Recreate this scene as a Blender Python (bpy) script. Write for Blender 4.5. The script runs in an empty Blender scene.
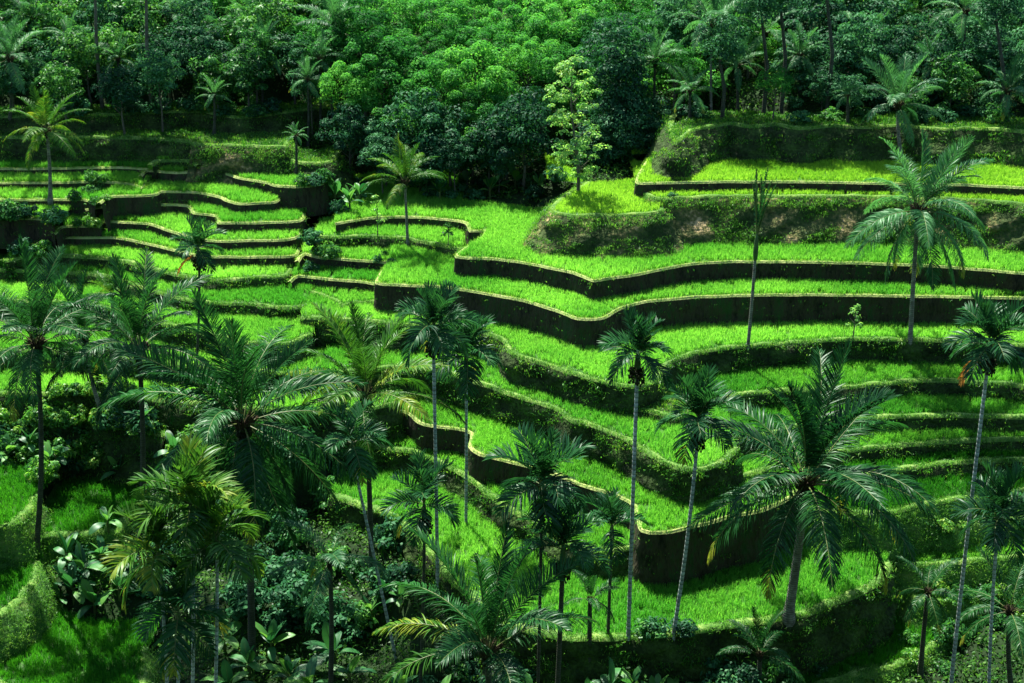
import bpy, math, random
import numpy as np
from mathutils import Vector, Matrix
from mathutils.geometry import tessellate_polygon
random.seed(7); rng = np.random.default_rng(7)
W, H = 1024, 683
F = 50/36*1024; PITCH = math.radians(22); CZ = 50.0
SC = bpy.context.scene; COL = SC.collection
def R(a): return math.radians(a)

# ------------------------------------------------------------------ camera maths
def rdir(px, py):
    xc = (px-W/2)/F; yc = -(py-H/2)/F
    c, s = math.cos(PITCH), math.sin(PITCH)
    return np.array([xc, c+yc*s, -s+yc*c])
def P(px, py, h):                       # point of the level h seen at that pixel
    d = rdir(px, py); t = (h-CZ)/d[2]
    return np.array([0, 0, CZ])+d*t
def PD(px, py, D):                      # point D metres away seen at that pixel
    d = rdir(px, py); t = D/d[1]
    return np.array([0, 0, CZ])+d*t
def proj(p):
    p = np.asarray(p, float); c, s = math.cos(PITCH), math.sin(PITCH)
    v = p-np.array([0, 0, CZ])
    z = v[..., 1]*c-v[..., 2]*s; u = v[..., 1]*s+v[..., 2]*c
    return np.stack([W/2+F*v[..., 0]/z, H/2-F*u/z], -1), z

# ------------------------------------------------------------------ materials
def ramp(nt, fac, stops):
    r = nt.nodes.new('ShaderNodeValToRGB'); nt.links.new(fac, r.inputs[0])
    e = r.color_ramp.elements
    while len(e) < len(stops): e.new(0.5)
    for k, (p, c) in enumerate(stops): e[k].position = p; e[k].color = (*c, 1)
    return r.outputs[0]
def noise(nt, scale, detail=3, coord='Object', stretch=None):
    tc = nt.nodes.new('ShaderNodeTexCoord'); n = nt.nodes.new('ShaderNodeTexNoise')
    n.inputs['Scale'].default_value = scale; n.inputs['Detail'].default_value = detail
    src = tc.outputs[coord]
    if stretch:
        mp = nt.nodes.new('ShaderNodeMapping'); mp.inputs['Scale'].default_value = stretch
        nt.links.new(src, mp.inputs[0]); src = mp.outputs[0]
    nt.links.new(src, n.inputs['Vector']); return n.outputs[0]
def new_mat(name):
    m = bpy.data.materials.new(name); m.use_nodes = True; nt = m.node_tree
    nt.nodes.clear(); out = nt.nodes.new('ShaderNodeOutputMaterial'); return m, nt, out
def mixc(nt, fac, a, b, mode='MIX'):
    n = nt.nodes.new('ShaderNodeMix'); n.data_type = 'RGBA'; n.blend_type = mode
    for k, v in ((0, fac), (6, a), (7, b)):
        if hasattr(v, 'links'): nt.links.new(v, n.inputs[k])
        elif k == 0: n.inputs[0].default_value = v
        else: n.inputs[k].default_value = (*v, 1)
    return n.outputs[2]
def leaf_mat(name, c1, c2, trans=0.45, tcol=None, gloss=0.02, rough=0.4, nscale=0.25, c3=None, island=0.5, objrand=0.0):
    """thin leaf: diffuse + translucent + a weak sheen, colour varying by leaf and by patch"""
    m, nt, out = new_mat(name)
    n = noise(nt, nscale, 3)
    g = nt.nodes.new('ShaderNodeNewGeometry')
    a = nt.nodes.new('ShaderNodeMath'); a.operation = 'MULTIPLY_ADD'
    nt.links.new(g.outputs['Random Per Island'], a.inputs[0]); a.inputs[1].default_value = island
    s = nt.nodes.new('ShaderNodeMath'); s.operation = 'SUBTRACT'; nt.links.new(n, s.inputs[0]); s.inputs[1].default_value = island/2
    nt.links.new(s.outputs[0], a.inputs[2])
    fac = a.outputs[0]
    if objrand:
        oi = nt.nodes.new('ShaderNodeObjectInfo'); b = nt.nodes.new('ShaderNodeMath'); b.operation = 'MULTIPLY_ADD'
        nt.links.new(oi.outputs['Random'], b.inputs[0]); b.inputs[1].default_value = objrand
        sb = nt.nodes.new('ShaderNodeMath'); sb.operation = 'SUBTRACT'; nt.links.new(fac, sb.inputs[0]); sb.inputs[1].default_value = objrand/2
        nt.links.new(sb.outputs[0], b.inputs[2]); fac = b.outputs[0]
    st = [(0.25, c1), (0.75, c2)]
    if c3: st = [(0.2, c1), (0.6, c2), (0.95, c3)]
    col = ramp(nt, fac, st)
    tc = mixc(nt, 1.0, col, tcol or (1.0, 1.0, 0.6), 'MULTIPLY')
    bright = mixc(nt, 1.0, tc, (1.5, 1.5, 1.5), 'MULTIPLY')
    d = nt.nodes.new('ShaderNodeBsdfDiffuse'); nt.links.new(col, d.inputs[0])
    t = nt.nodes.new('ShaderNodeBsdfTranslucent'); nt.links.new(bright, t.inputs[0])
    gl = nt.nodes.new('ShaderNodeBsdfGlossy'); gl.inputs['Roughness'].default_value = rough
    gl.inputs['Color'].default_value = (0.85, 0.95, 0.9, 1)
    m1 = nt.nodes.new('ShaderNodeMixShader'); m1.inputs[0].default_value = trans
    nt.links.new(d.outputs[0], m1.inputs[1]); nt.links.new(t.outputs[0], m1.inputs[2])
    m2 = nt.nodes.new('ShaderNodeMixShader'); m2.inputs[0].default_value = gloss
    nt.links.new(m1.outputs[0], m2.inputs[1]); nt.links.new(gl.outputs[0], m2.inputs[2])
    nt.links.new(m2.outputs[0], out.inputs[0]); return m
def solid_mat(name, stops, nscale=1.0, bump=0.3, bscale=6, rough=0.9, stretch=None, spec=0.15, detail=5):
    m, nt, out = new_mat(name)
    p = nt.nodes.new('ShaderNodeBsdfPrincipled'); p.inputs['Roughness'].default_value = rough
    p.inputs['Specular IOR Level'].default_value = spec
    fa = nt.nodes.new('ShaderNodeMix'); fa.data_type = 'FLOAT'; fa.inputs[0].default_value = 0.38
    nt.links.new(noise(nt, nscale, detail, stretch=stretch), fa.inputs[2]); nt.links.new(noise(nt, nscale*6.5, detail, stretch=stretch), fa.inputs[3])
    nt.links.new(ramp(nt, fa.outputs[0], stops), p.inputs['Base Color'])
    b = nt.nodes.new('ShaderNodeBump'); b.inputs['Strength'].default_value = bump; b.inputs['Distance'].default_value = 0.15 if bump < 0.7 else 0.4
    nt.links.new(noise(nt, bscale, 5, stretch=stretch), b.inputs['Height']); nt.links.new(b.outputs[0], p.inputs['Normal'])
    nt.links.new(p.outputs[0], out.inputs[0]); return m
def trunk_mat(name, c1, c2, ring):
    m, nt, out = new_mat(name)
    p = nt.nodes.new('ShaderNodeBsdfPrincipled'); p.inputs['Roughness'].default_value = 0.85
    base = ramp(nt, noise(nt, 3.0, 4), [(0.35, c1), (0.65, c2)])
    tc = nt.nodes.new('ShaderNodeTexCoord'); wv = nt.nodes.new('ShaderNodeTexWave'); wv.bands_direction = 'Z'
    wv.inputs['Scale'].default_value = ring; wv.inputs['Distortion'].default_value = 1.2; wv.inputs['Detail Scale'].default_value = 2
    nt.links.new(tc.outputs['Object'], wv.inputs['Vector'])
    rr = ramp(nt, wv.outputs[1], [(0.05, (0.5, 0.5, 0.5)), (0.3, (1, 1, 1))])
    nt.links.new(mixc(nt, 1.0, base, rr, 'MULTIPLY'), p.inputs['Base Color'])
    b = nt.nodes.new('ShaderNodeBump'); b.inputs['Strength'].default_value = 0.5; b.inputs['Distance'].default_value = 0.03
    nt.links.new(wv.outputs[1], b.inputs['Height']); nt.links.new(b.outputs[0], p.inputs['Normal'])
    nt.links.new(p.outputs[0], out.inputs[0]); return m
M = {}
M['rice'] = leaf_mat('rice_blades', (0.055, 0.28, 0.030), (0.24, 0.56, 0.085), trans=0.58, gloss=0.006, rough=0.5, nscale=0.13, island=0.26, objrand=0.3)
M['rice_pale'] = leaf_mat('rice_blades_ripening', (0.11, 0.32, 0.022), (0.30, 0.56, 0.06), trans=0.55, gloss=0.008, rough=0.5, nscale=0.13, island=0.5)
M['rice_mid'] = leaf_mat('rice_blades_dimmed', (0.035, 0.21, 0.024), (0.16, 0.46, 0.055), trans=0.58, gloss=0.006, rough=0.5, nscale=0.13, island=0.28, objrand=0.3)  # dimming of the lower view put into the blade colour
M['rice_deep'] = leaf_mat('rice_blades_shaded', (0.014, 0.12, 0.012), (0.06, 0.30, 0.016), trans=0.5, gloss=0.008, rough=0.5, nscale=0.2, island=0.5)  # shade put into the blade colour, a darker green rice
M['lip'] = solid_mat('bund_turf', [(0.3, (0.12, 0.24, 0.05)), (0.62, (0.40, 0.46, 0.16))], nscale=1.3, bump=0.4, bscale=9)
M['turf'] = solid_mat('weedy_bund_turf', [(0.3, (0.03, 0.09, 0.02)), (0.5, (0.09, 0.20, 0.035)), (0.66, (0.24, 0.34, 0.09))], nscale=0.9, bump=0.6, bscale=5)
M['mound'] = solid_mat('grassy_mound', [(0.34, (0.025, 0.085, 0.018)), (0.5, (0.06, 0.17, 0.03)), (0.66, (0.14, 0.23, 0.05))], nscale=0.7, bump=0.5, bscale=5)
M['lipgrass'] = leaf_mat('bund_grass', (0.07, 0.25, 0.02), (0.28, 0.46, 0.08), trans=0.45, gloss=0.01, nscale=0.5, island=0.6)
M['mud'] = solid_mat('paddy_mud', [(0.3, (0.015, 0.06, 0.008)), (0.7, (0.04, 0.14, 0.012))], nscale=2, rough=0.6, bump=0.1)
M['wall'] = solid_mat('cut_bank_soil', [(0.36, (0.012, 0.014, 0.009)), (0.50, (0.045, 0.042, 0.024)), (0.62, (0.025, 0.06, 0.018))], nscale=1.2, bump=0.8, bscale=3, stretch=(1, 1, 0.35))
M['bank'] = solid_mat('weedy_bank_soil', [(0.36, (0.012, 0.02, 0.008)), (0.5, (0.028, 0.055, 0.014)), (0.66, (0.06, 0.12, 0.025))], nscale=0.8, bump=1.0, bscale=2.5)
M['soil'] = solid_mat('bare_red_soil', [(0.38, (0.022, 0.045, 0.012)), (0.50, (0.055, 0.085, 0.026)), (0.58, (0.16, 0.15, 0.055)), (0.66, (0.44, 0.34, 0.18))], nscale=0.5, bump=1.0, bscale=2.2)
M['ground'] = solid_mat('forest_floor', [(0.35, (0.008, 0.016, 0.006)), (0.6, (0.016, 0.045, 0.010)), (0.8, (0.035, 0.055, 0.02))], nscale=0.4, bump=0.8, bscale=1.2)
M['weed'] = leaf_mat('bank_weeds', (0.015, 0.085, 0.014), (0.060, 0.24, 0.022), trans=0.45, nscale=0.35, c3=(0.20, 0.38, 0.05), island=0.7)
M['cover'] = leaf_mat('ground_cover_leaf', (0.010, 0.045, 0.010), (0.035, 0.14, 0.018), trans=0.35, nscale=0.3, gloss=0.012, c3=(0.10, 0.24, 0.03), island=0.8)
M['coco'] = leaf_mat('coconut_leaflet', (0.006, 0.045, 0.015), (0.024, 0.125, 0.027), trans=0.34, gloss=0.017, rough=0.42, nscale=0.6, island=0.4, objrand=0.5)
M['coco_lit'] = leaf_mat('coconut_leaflet_sunlit', (0.02, 0.09, 0.012), (0.06, 0.20, 0.02), trans=0.35, gloss=0.016, rough=0.42, nscale=0.6, island=0.4, c3=(0.24, 0.30, 0.03), objrand=0.5)  # sunlight put into the colour: brighter, yellower coconut leaflets
M['coco_far'] = leaf_mat('hazy_palm_leaflet', (0.025, 0.12, 0.045), (0.08, 0.26, 0.085), trans=0.42, gloss=0.025, rough=0.45, nscale=0.6, island=0.4, objrand=0.6)  # haze put into the colour, paler and bluer leaflets
M['yellow'] = leaf_mat('yellowing_leaflet', (0.12, 0.22, 0.025), (0.34, 0.36, 0.045), trans=0.4, gloss=0.015, nscale=0.8, island=0.5)
M['orange'] = leaf_mat('dead_leaflet', (0.30, 0.14, 0.03), (0.50, 0.22, 0.04), trans=0.35, gloss=0.02, nscale=0.8, island=0.5)
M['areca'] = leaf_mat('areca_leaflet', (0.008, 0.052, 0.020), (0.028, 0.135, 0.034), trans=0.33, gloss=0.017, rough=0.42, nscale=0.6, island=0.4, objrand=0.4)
M['areca_lit'] = leaf_mat('areca_leaflet_sunlit', (0.02, 0.09, 0.012), (0.07, 0.20, 0.02), trans=0.35, gloss=0.017, rough=0.42, nscale=0.6, island=0.4, c3=(0.22, 0.28, 0.03), objrand=0.5)  # sunlit copy of the areca leaflet, the light is in its colour
M['rachis'] = solid_mat('frond_midrib', [(0.3, (0.05, 0.10, 0.02)), (0.7, (0.15, 0.18, 0.05))], nscale=2, rough=0.5, bump=0.05, spec=0.4)
M['trunk'] = trunk_mat('palm_trunk_bark', (0.10, 0.10, 0.08), (0.25, 0.25, 0.21), 2.2)
M['atrunk'] = trunk_mat('areca_trunk_bark', (0.20, 0.25, 0.23), (0.42, 0.50, 0.47), 1.1)
M['dtrunk'] = trunk_mat('dark_trunk_bark', (0.025, 0.035, 0.02), (0.06, 0.07, 0.045), 2.0)  # darker tone of the palm bark
M['shaft'] = solid_mat('crownshaft_skin', [(0.3, (0.02, 0.07, 0.02)), (0.7, (0.06, 0.13, 0.035))], nscale=2, rough=0.4, bump=0.05, spec=0.5)
M['fruit'] = solid_mat('palm_fruit', [(0.3, (0.006, 0.010, 0.005)), (0.7, (0.03, 0.04, 0.012))], nscale=5, rough=0.5, bump=0.1)
M['fibre'] = solid_mat('palm_fibre', [(0.3, (0.02, 0.016, 0.01)), (0.7, (0.08, 0.06, 0.035))], nscale=6, rough=0.9, bump=0.6, bscale=20)
M['bark'] = solid_mat('tree_bark', [(0.3, (0.05, 0.05, 0.035)), (0.7, (0.16, 0.16, 0.12))], nscale=2, rough=0.9, bump=0.6)
M['canopy'] = leaf_mat('billowing_canopy_leaf', (0.014, 0.105, 0.020), (0.055, 0.29, 0.040), trans=0.42, gloss=0.008, rough=0.55, nscale=0.5, c3=(0.15, 0.45, 0.065), island=0.55, objrand=0.6)
M['darkleaf'] = leaf_mat('shaded_forest_leaf', (0.007, 0.045, 0.022), (0.028, 0.135, 0.050), trans=0.3, gloss=0.012, rough=0.55, nscale=0.5, c3=(0.06, 0.22, 0.075), island=0.6, objrand=0.5)  # shade of the woods put into the dark leaf colour
M['palegreen'] = leaf_mat('slender_tree_leaf', (0.08, 0.25, 0.05), (0.24, 0.50, 0.14), trans=0.5, gloss=0.015, nscale=0.6, c3=(0.30, 0.44, 0.10), island=0.8)
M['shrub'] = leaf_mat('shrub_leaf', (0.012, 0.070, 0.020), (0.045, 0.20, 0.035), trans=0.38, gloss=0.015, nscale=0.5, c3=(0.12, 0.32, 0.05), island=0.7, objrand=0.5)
M['lightleaf'] = leaf_mat('sunny_shrub_leaf', (0.030, 0.14, 0.020), (0.11, 0.34, 0.035), trans=0.45, nscale=0.5, c3=(0.30, 0.46, 0.07), island=0.8, objrand=0.4)  # lighter copy of the shrub leaf, sunlight painted into its colour
M['banana'] = leaf_mat('banana_leaf', (0.012, 0.085, 0.028), (0.050, 0.21, 0.055), trans=0.4, gloss=0.025, rough=0.45, nscale=0.8, c3=(0.11, 0.30, 0.05), island=0.6, objrand=0.9)
M['bstem'] = solid_mat('banana_stem_skin', [(0.3, (0.04, 0.08, 0.02)), (0.7, (0.12, 0.16, 0.05))], nscale=2, rough=0.6, bump=0.1)

# ------------------------------------------------------------------ mesh helpers
def mk_mesh(name, V, Fc, mats, mi=None, smooth=False):
    """V (n,3), Fc list of (m,k) index arrays, mi list of material index (scalar or array) per block"""
    me = bpy.data.meshes.new(name); V = np.asarray(V, np.float32)
    me.vertices.add(len(V)); me.vertices.foreach_set('co', V.ravel())
    loops = np.concatenate([f.ravel() for f in Fc]).astype(np.int32)
    tot = np.concatenate([np.full(len(f), f.shape[1], np.int32) for f in Fc])
    st = np.concatenate([[0], np.cumsum(tot)[:-1]]).astype(np.int32)
    me.loops.add(len(loops)); me.loops.foreach_set('vertex_index', loops)
    me.polygons.add(len(tot)); me.polygons.foreach_set('loop_start', st); me.polygons.foreach_set('loop_total', tot)
    if mi is not None:
        a = np.concatenate([np.full(len(f), m, np.int32) if np.isscalar(m) else np.asarray(m, np.int32) for f, m in zip(Fc, mi)])
        me.polygons.foreach_set('material_index', a)
    if smooth: me.polygons.foreach_set('use_smooth', np.ones(len(tot), bool))
    for m in (mats if isinstance(mats, (list, tuple)) else [mats]): me.materials.append(m)
    me.update(); me.validate(); return me
class MB:
    def __init__(s): s.V = []; s.F = {}; s.n = 0
    def add(s, V, Fa, mi=0):
        V = np.asarray(V, float).reshape(-1, 3); Fa = np.asarray(Fa, int)
        s.F.setdefault((Fa.shape[1], mi), []).append(Fa+s.n); s.V.append(V); s.n += len(V)
    def mesh(s, name, mats, smooth=False):
        ks = list(s.F); return mk_mesh(name, np.concatenate(s.V), [np.concatenate(s.F[k]) for k in ks], mats, [k[1] for k in ks], smooth)
def link(name, me, parent=None, loc=(0, 0, 0), rot=(0, 0, 0), sc=1.0):
    o = bpy.data.objects.new(name, me); COL.objects.link(o); o.location = loc; o.rotation_euler = rot
    o.scale = (sc, sc, sc) if np.isscalar(sc) else sc
    if parent: o.parent = parent
    return o
def thing(name, label, cat, loc, rz=0, sc=1.0, group=None):
    o = bpy.data.objects.new(name, None); COL.objects.link(o); o.empty_display_size = 0.3
    o.location = loc; o.rotation_euler = (0, 0, rz); o.scale = (sc, sc, sc)
    o['label'] = label; o['category'] = cat
    if group: o['group'] = group
    return o
def tube(mb, pts, rad, seg=8, mi=0, cap=True):
    pts = np.asarray(pts, float); n = len(pts); rad = np.broadcast_to(rad, (n,))
    V = []
    for i in range(n):
        t = pts[min(i+1, n-1)]-pts[max(i-1, 0)]; t = t/(np.linalg.norm(t)+1e-9)
        a = np.cross(t, [0.13, 0.97, 0.2] if abs(t[2]) > 0.5 else [0, 0, 1]); a /= np.linalg.norm(a); b = np.cross(t, a)
        for k in range(seg):
            an = 2*math.pi*k/seg; V.append(pts[i]+rad[i]*(a*math.cos(an)+b*math.sin(an)))
    Q = [[i*seg+k, i*seg+(k+1) % seg, (i+1)*seg+(k+1) % seg, (i+1)*seg+k] for i in range(n-1) for k in range(seg)]
    mb.add(V, Q, mi)
    if cap: mb.add(V[-seg:], [[0, k, k+1] for k in range(1, seg-1)], mi)
def vnoise(x, y, s=1.0, o=0.0):
    return (np.sin(x*s*1.3+o)+np.sin(y*s*1.7+o*2.1)+np.sin((x+y)*s*0.9+o*.7)+np.sin((x-y*1.3)*s*2.3+1.3+o)*0.6)/3.6

# ------------------------------------------------------------------ terraces: lip lines read in the photograph, at levels that follow from the bank heights
# name: (level, lip pixels, bank drop, bank batter, bank kind, crop, depth of the bed)
TER = [
 ('T0', -0.3, [(790,700),(850,676),(890,669),(920,656),(945,640),(965,618)], 3, .5, 'mound', 'rice_deep', 11),
 ('T1', 3.7, [(330,497),(360,507),(392,518),(420,545),(455,585),(505,625),(560,638),(590,640),(640,638),(680,635),(730,627),(780,620),(810,614),(840,602),(870,590),(886,578),(891,565)], 5, 0.15, 'bank', 'rice', 16),
 ('T1b', 5.4, [(320,436),(380,448),(415,453),(445,466),(470,480),(500,505),(530,521),(565,545),(600,552),(640,548)], 3, 0.3, 'bank', 'rice_mid', 14),
 ('T2', 7.4, [(385,408),(408,413),(418,422),(433,426),(455,429),(471,433),(469,446),(480,454),(506,461),(530,467),(556,475),(586,487),(617,496),(634,506),(642,531),(670,532),(700,525),(730,517),(764,510),(788,499),(800,482),(806,466)], 4.5, .08, 'wall', 'rice_mid', 16),
 ('T3', 9.8, [(320,374),(400,368),(440,372),(470,381),(485,386),(508,394),(536,403),(559,411),(570,421),(590,425),(625,440),(650,455),(675,468),(700,471),(722,464),(738,450)], 3.2, 0.12, 'bank', 'rice', 14),
 ('T3b', 10.4, [(524,371),(545,380),(562,386),(579,390),(604,402),(625,408),(650,412),(672,418),(690,418)], 1.8, .5, 'bank', None, 7),
 ('T4', 11.9, [(300,318),(330,320),(356,321),(400,325),(440,326),(477,331),(503,341),(513,355),(549,366),(579,376),(598,381),(630,387),(655,382),(672,362),(709,351),(758,346),(797,343),(856,340),(960,342),(1060,348)], 3.0, 0.18, 'bank', 'rice', 14),
 ('T5', 14.2, [(390,262),(380,272),(377,283),(400,285),(450,288),(510,298),(545,307),(562,313),(578,319),(603,318),(622,308),(645,302),(700,297),(770,295),(830,295),(960,297),(1060,299)], 4.2, .07, 'wall', 'rice', 14),
 ('T6', 15.8, [(335,224),(365,219),(399,217),(440,219),(466,223),(470,231),(484,231),(478,240),(462,250),(456,257),(490,259),(520,262),(545,267),(570,272),(592,280),(600,280),(640,274),(680,266),(720,262),(800,262),(880,264),(960,268),(1060,277)], 3.2, .07, 'wall', 'rice', 14),
 ('T7c', 18.7, [(588,182),(570,192),(556,202),(550,209),(556,214),(578,216),(608,216),(640,215),(657,213),(664,210)], 4.2, 0.7, 'soil', 'rice_pale', 9),
 ('T7', 19.2, [(640,192),(652,198),(664,199),(720,197),(800,197),(860,197),(960,200),(1060,208)], 5.0, 0.65, 'soil', 'rice_pale', 9),
 ('T8', 20.0, [(650,156),(643,166),(637,176),(638,183),(660,183),(720,182),(800,182),(860,183),(960,185),(1060,190)], 1.6, .1, 'wall', 'rice_pale', 9),
 ('T9', 22.7, [(672,110),(668,122),(670,134),(676,143),(683,139),(692,131),(705,128),(730,124),(748,127),(775,125),(800,129),(835,126),(860,128),(900,126),(940,130),(985,129),(1060,136)], 4.0, .55, 'bank', None, 5),
 ('U1', 10.1, [(664,418),(690,404),(740,396),(780,392),(830,389),(890,384),(922,381),(980,383),(1060,391)], 3.0, 0.3, 'bank', 'rice_mid', 10),
 ('U2', 8.9, [(700,452),(740,442),(800,427),(860,420),(920,417),(980,417),(1060,420)], 2.2, 0.3, 'bank', 'rice_mid', 8),
 ('U3', 7.8, [(720,486),(780,466),(830,455),(870,449),(930,444),(980,441),(1060,439)], 2.2, 0.3, 'bank', 'rice_mid', 8),
 ('U4', 6.9, [(850,482),(880,474),(915,468),(960,463),(1060,459)], 2.2, 0.4, 'bank', 'rice_deep', 8),
 ('U5', 6.0, [(780,500),(800,508),(830,513),(860,513),(890,513),(915,508),(941,503),(970,498),(1060,488)], 4.2, 0.45, 'mound', 'rice_deep', 8),
 ('U5b', 4.6, [(848,520),(856,529),(880,533),(915,533),(950,528),(985,524),(1060,515)], 2.6, .35, 'mound', 'rice_mid', 7),
 ('U6', 3.1, [(866,545),(876,555),(892,562),(920,566),(960,563),(1060,556)], 2.6, .4, 'mound', 'rice_mid', 7),
 ('U7', 1.4, [(906,588),(914,599),(940,602),(980,597),(1060,590)], 2.4, .4, 'mound', 'rice_mid', 7),
 ('S1', 14.9, [(312,244),(320,238),(346,238),(367,237),(385,238),(410,240),(440,246),(462,250)], 2.2, .2, 'bank', 'rice', 6),
 ('S2', 13.9, [(298,262),(305,254),(317,257),(346,260),(377,262),(400,264)], 2.2, .15, 'wall', 'rice', 7),
 ('S3', 13.0, [(290,282),(298,276),(317,278),(346,281),(363,282),(385,286)], 2.2, .15, 'wall', 'rice', 7),
 ('S4', 12.1, [(270,290),(278,288),(297,291),(317,295),(333,301),(342,307),(352,304),(375,303)], 2.2, .2, 'bank', 'rice', 8),
 ('V5', 15.6, [(-60,219),(0,219),(38,219),(55,224)], 2.4, .1, 'wall', 'rice', 8),
 ('V4', 16.35, [(-60,200),(0,200),(50,200),(84,200),(96,205)], 2.2, .1, 'wall', 'rice', 8),
 ('V3', 17.1, [(-60,182),(0,183),(50,183),(100,182),(128,184),(142,188)], 2.2, .1, 'wall', 'rice', 8),
 ('V2', 17.7, [(-60,169),(0,169),(40,169),(90,168),(130,168),(150,170)], 2.2, .1, 'wall', 'rice', 8),
 ('V1', 18.3, [(-60,155),(0,156),(60,156),(110,156),(152,156),(160,160)], 2.2, .1, 'wall', 'rice_deep', 8),
 ('W1', 18.4, [(152,166),(158,162),(175,161),(190,162),(196,166)], 1.8, .15, 'bank', 'rice', 5),
 ('W2', 17.7, [(142,176),(148,171),(175,173),(199,172),(221,173),(244,179),(268,183),(276,186),(300,187),(322,184),(330,176)], 2.4, .15, 'wall', 'rice', 8),
 ('W3', 16.7, [(100,203),(111,197),(135,196),(156,195),(161,192),(180,192),(199,193),(219,197),(226,201),(240,204),(262,203),(276,202),(284,194)], 2.4, .12, 'wall', 'rice', 7),
 ('W4', 15.7, [(85,210),(105,207),(148,205),(187,206),(193,213),(217,216),(218,223),(240,223),(260,223),(300,221),(305,214)], 2.4, .1, 'wall', 'rice', 7),
 ('W5', 14.8, [(55,234),(63,227),(100,226),(104,222),(148,224),(175,233),(209,241),(250,241),(287,240),(299,236),(302,228)], 2.2, .1, 'wall', 'rice', 7),
 ('W6', 13.9, [(35,246),(49,238),(85,238),(117,238),(160,247),(200,256),(229,257),(262,257),(295,256),(299,248)], 2.2, .1, 'wall', 'rice', 7),
 ('W7', 13.0, [(5,262),(30,257),(72,257),(113,260),(160,272),(215,281),(258,278),(285,277),(292,270)], 2.4, .15, 'bank', 'rice', 8),
 ('W8', 12.1, [(-20,270),(30,272),(98,276),(150,291),(200,303),(250,305),(293,309),(305,305)], 2.4, .2, 'bank', 'rice', 8),
 ('W9', 11.1, [(-60,300),(40,302),(100,308),(180,328),(240,342),(285,345),(312,335)], 3.0, .25, 'bank', 'rice', 9),
 ('W10', 9.5, [(-60,350),(40,353),(100,357),(200,368),(290,374),(340,372)], 3.0, .25, 'bank', 'rice', 9),
 ('W11', 8.0, [(-60,392),(40,395),(95,395),(200,405),(300,412),(360,410),(400,404)], 3.0, .3, 'bank', 'rice', 9),
 ('W12', 6.2, [(-60,425),(40,424),(92,424),(130,430),(165,436)], 4.0, .5, 'bank', None, 9),
 ('X1', 19.9, [(-60,138),(90,138),(150,139),(180,141),(198,144)], 2.8, .4, 'bank', None, 6),
 ('X3', 19.95, [(192,144),(205,145),(235,146),(262,147),(285,148),(290,142)], 2.8, 0.5, 'soil', None, 5),
 ('X2', 21.3, [(-60,118),(80,116),(150,113),(200,112),(240,118),(290,112),(345,104),(360,100)], 3.2, .5, 'bank', None, 4),
 ('M1', 18.9, [(283,150),(286,157),(296,163),(315,164),(332,162),(340,154)], 2.6, .5, 'bank', None, 4),
 ('F4', 2.5, [(20,540),(55,536),(84,536),(118,532),(128,520)], 4.0, 0.35, 'mound', 'rice_deep', 8),
 ('F1', 4.2, [(-60,536),(-10,533),(14,525),(30,512),(38,498)], 5.0, 0.4, 'mound', 'rice_deep', 9),
 ('F2', 1.6, [(-60,640),(0,618),(16,606),(30,594),(38,578),(40,562)], 4.0, 0.5, 'mound', 'rice_deep', 8),
 ('F3', -0.8, [(-60,672),(-20,682),(20,700),(70,712),(130,705),(150,680),(148,650)], 3.0, .5, 'mound', 'rice_deep', 9),
]
def smooth_line(pts, step=0.45, h=0.0):
    p = np.array(pts, float); out = []
    q = np.vstack([2*p[0]-p[1], p, 2*p[-1]-p[-2]])
    for i in range(1, len(q)-2):
        n = max(2, int(np.linalg.norm(q[i+1]-q[i])/step))
        for k in range(n):
            t = k/n
            # mild Catmull-Rom
            a, b, c, d = q[i-1], q[i], q[i+1], q[i+2]
            cr = 0.5*((2*b)+(-a+c)*t+(2*a-5*b+4*c-d)*t*t+(-a+3*b-3*c+d)*t**3)
            out.append(cr*0.75+(b+(c-b)*t)*0.25)
    out.append(q[-2]); o = np.array(out)
    o[:, 0] += 0.06*vnoise(o[:, 0], o[:, 1], 1.1, h); o[:, 1] += 0.09*vnoise(o[:, 0], o[:, 1], 1.6, h*3+1)
    return o
class Ter: pass
TS = []
for (nm, h, px, drop, bat, kind, crop, L) in TER:
    t = Ter(); t.nm, t.h, t.drop, t.bat, t.kind, t.crop = nm, h, drop, bat, kind, crop
    w = np.array([P(x, y, h)[:2] for x, y in px])
    if h in (-0.8,): pass
    t.lip = smooth_line(w, 0.45, h)
    yb = t.lip[:, 1].max()
    back = [(t.lip[-1, 0]+0.01, max(t.lip[-1, 1]+L, t.lip[-1, 1]+2)), (t.lip[0, 0]-0.01, t.lip[0, 1]+L)]
    # the bed's back line follows the lip, L metres behind, so that it stays below the beds above
    bl = t.lip[::6][::-1].copy(); bl[:, 1] = np.maximum(bl[:, 1]+L, 0)
    t.poly = np.vstack([t.lip, [t.lip[-1]+[0.02, L]], bl[1:-1], [t.lip[0]+[-0.02, L]]])
    # unwrap: keep the back line monotonic in x
    k0 = len(t.lip); bb = t.poly[k0:]; xs = np.minimum.accumulate(bb[:, 0]); bb[:, 0] = xs-np.arange(len(xs))*1e-3
    t.poly[k0:] = bb
    TS.append(t)
def inpoly(x, y, poly):
    ins = np.zeros(x.shape, bool)
    x0, y0 = poly.min(0); x1, y1 = poly.max(0)
    m = (x >= x0) & (x <= x1) & (y >= y0) & (y <= y1)
    if not m.any(): return ins
    xs, ys = x[m], y[m]; c = np.zeros(xs.shape, bool); j = len(poly)-1
    for i in range(len(poly)):
        xi, yi = poly[i]; xj, yj = poly[j]
        if yi != yj:
            c ^= ((yi > ys) != (yj > ys)) & (xs < (xj-xi)*(ys-yi)/(yj-yi)+xi)
        j = i
    ins[m] = c; return ins

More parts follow.
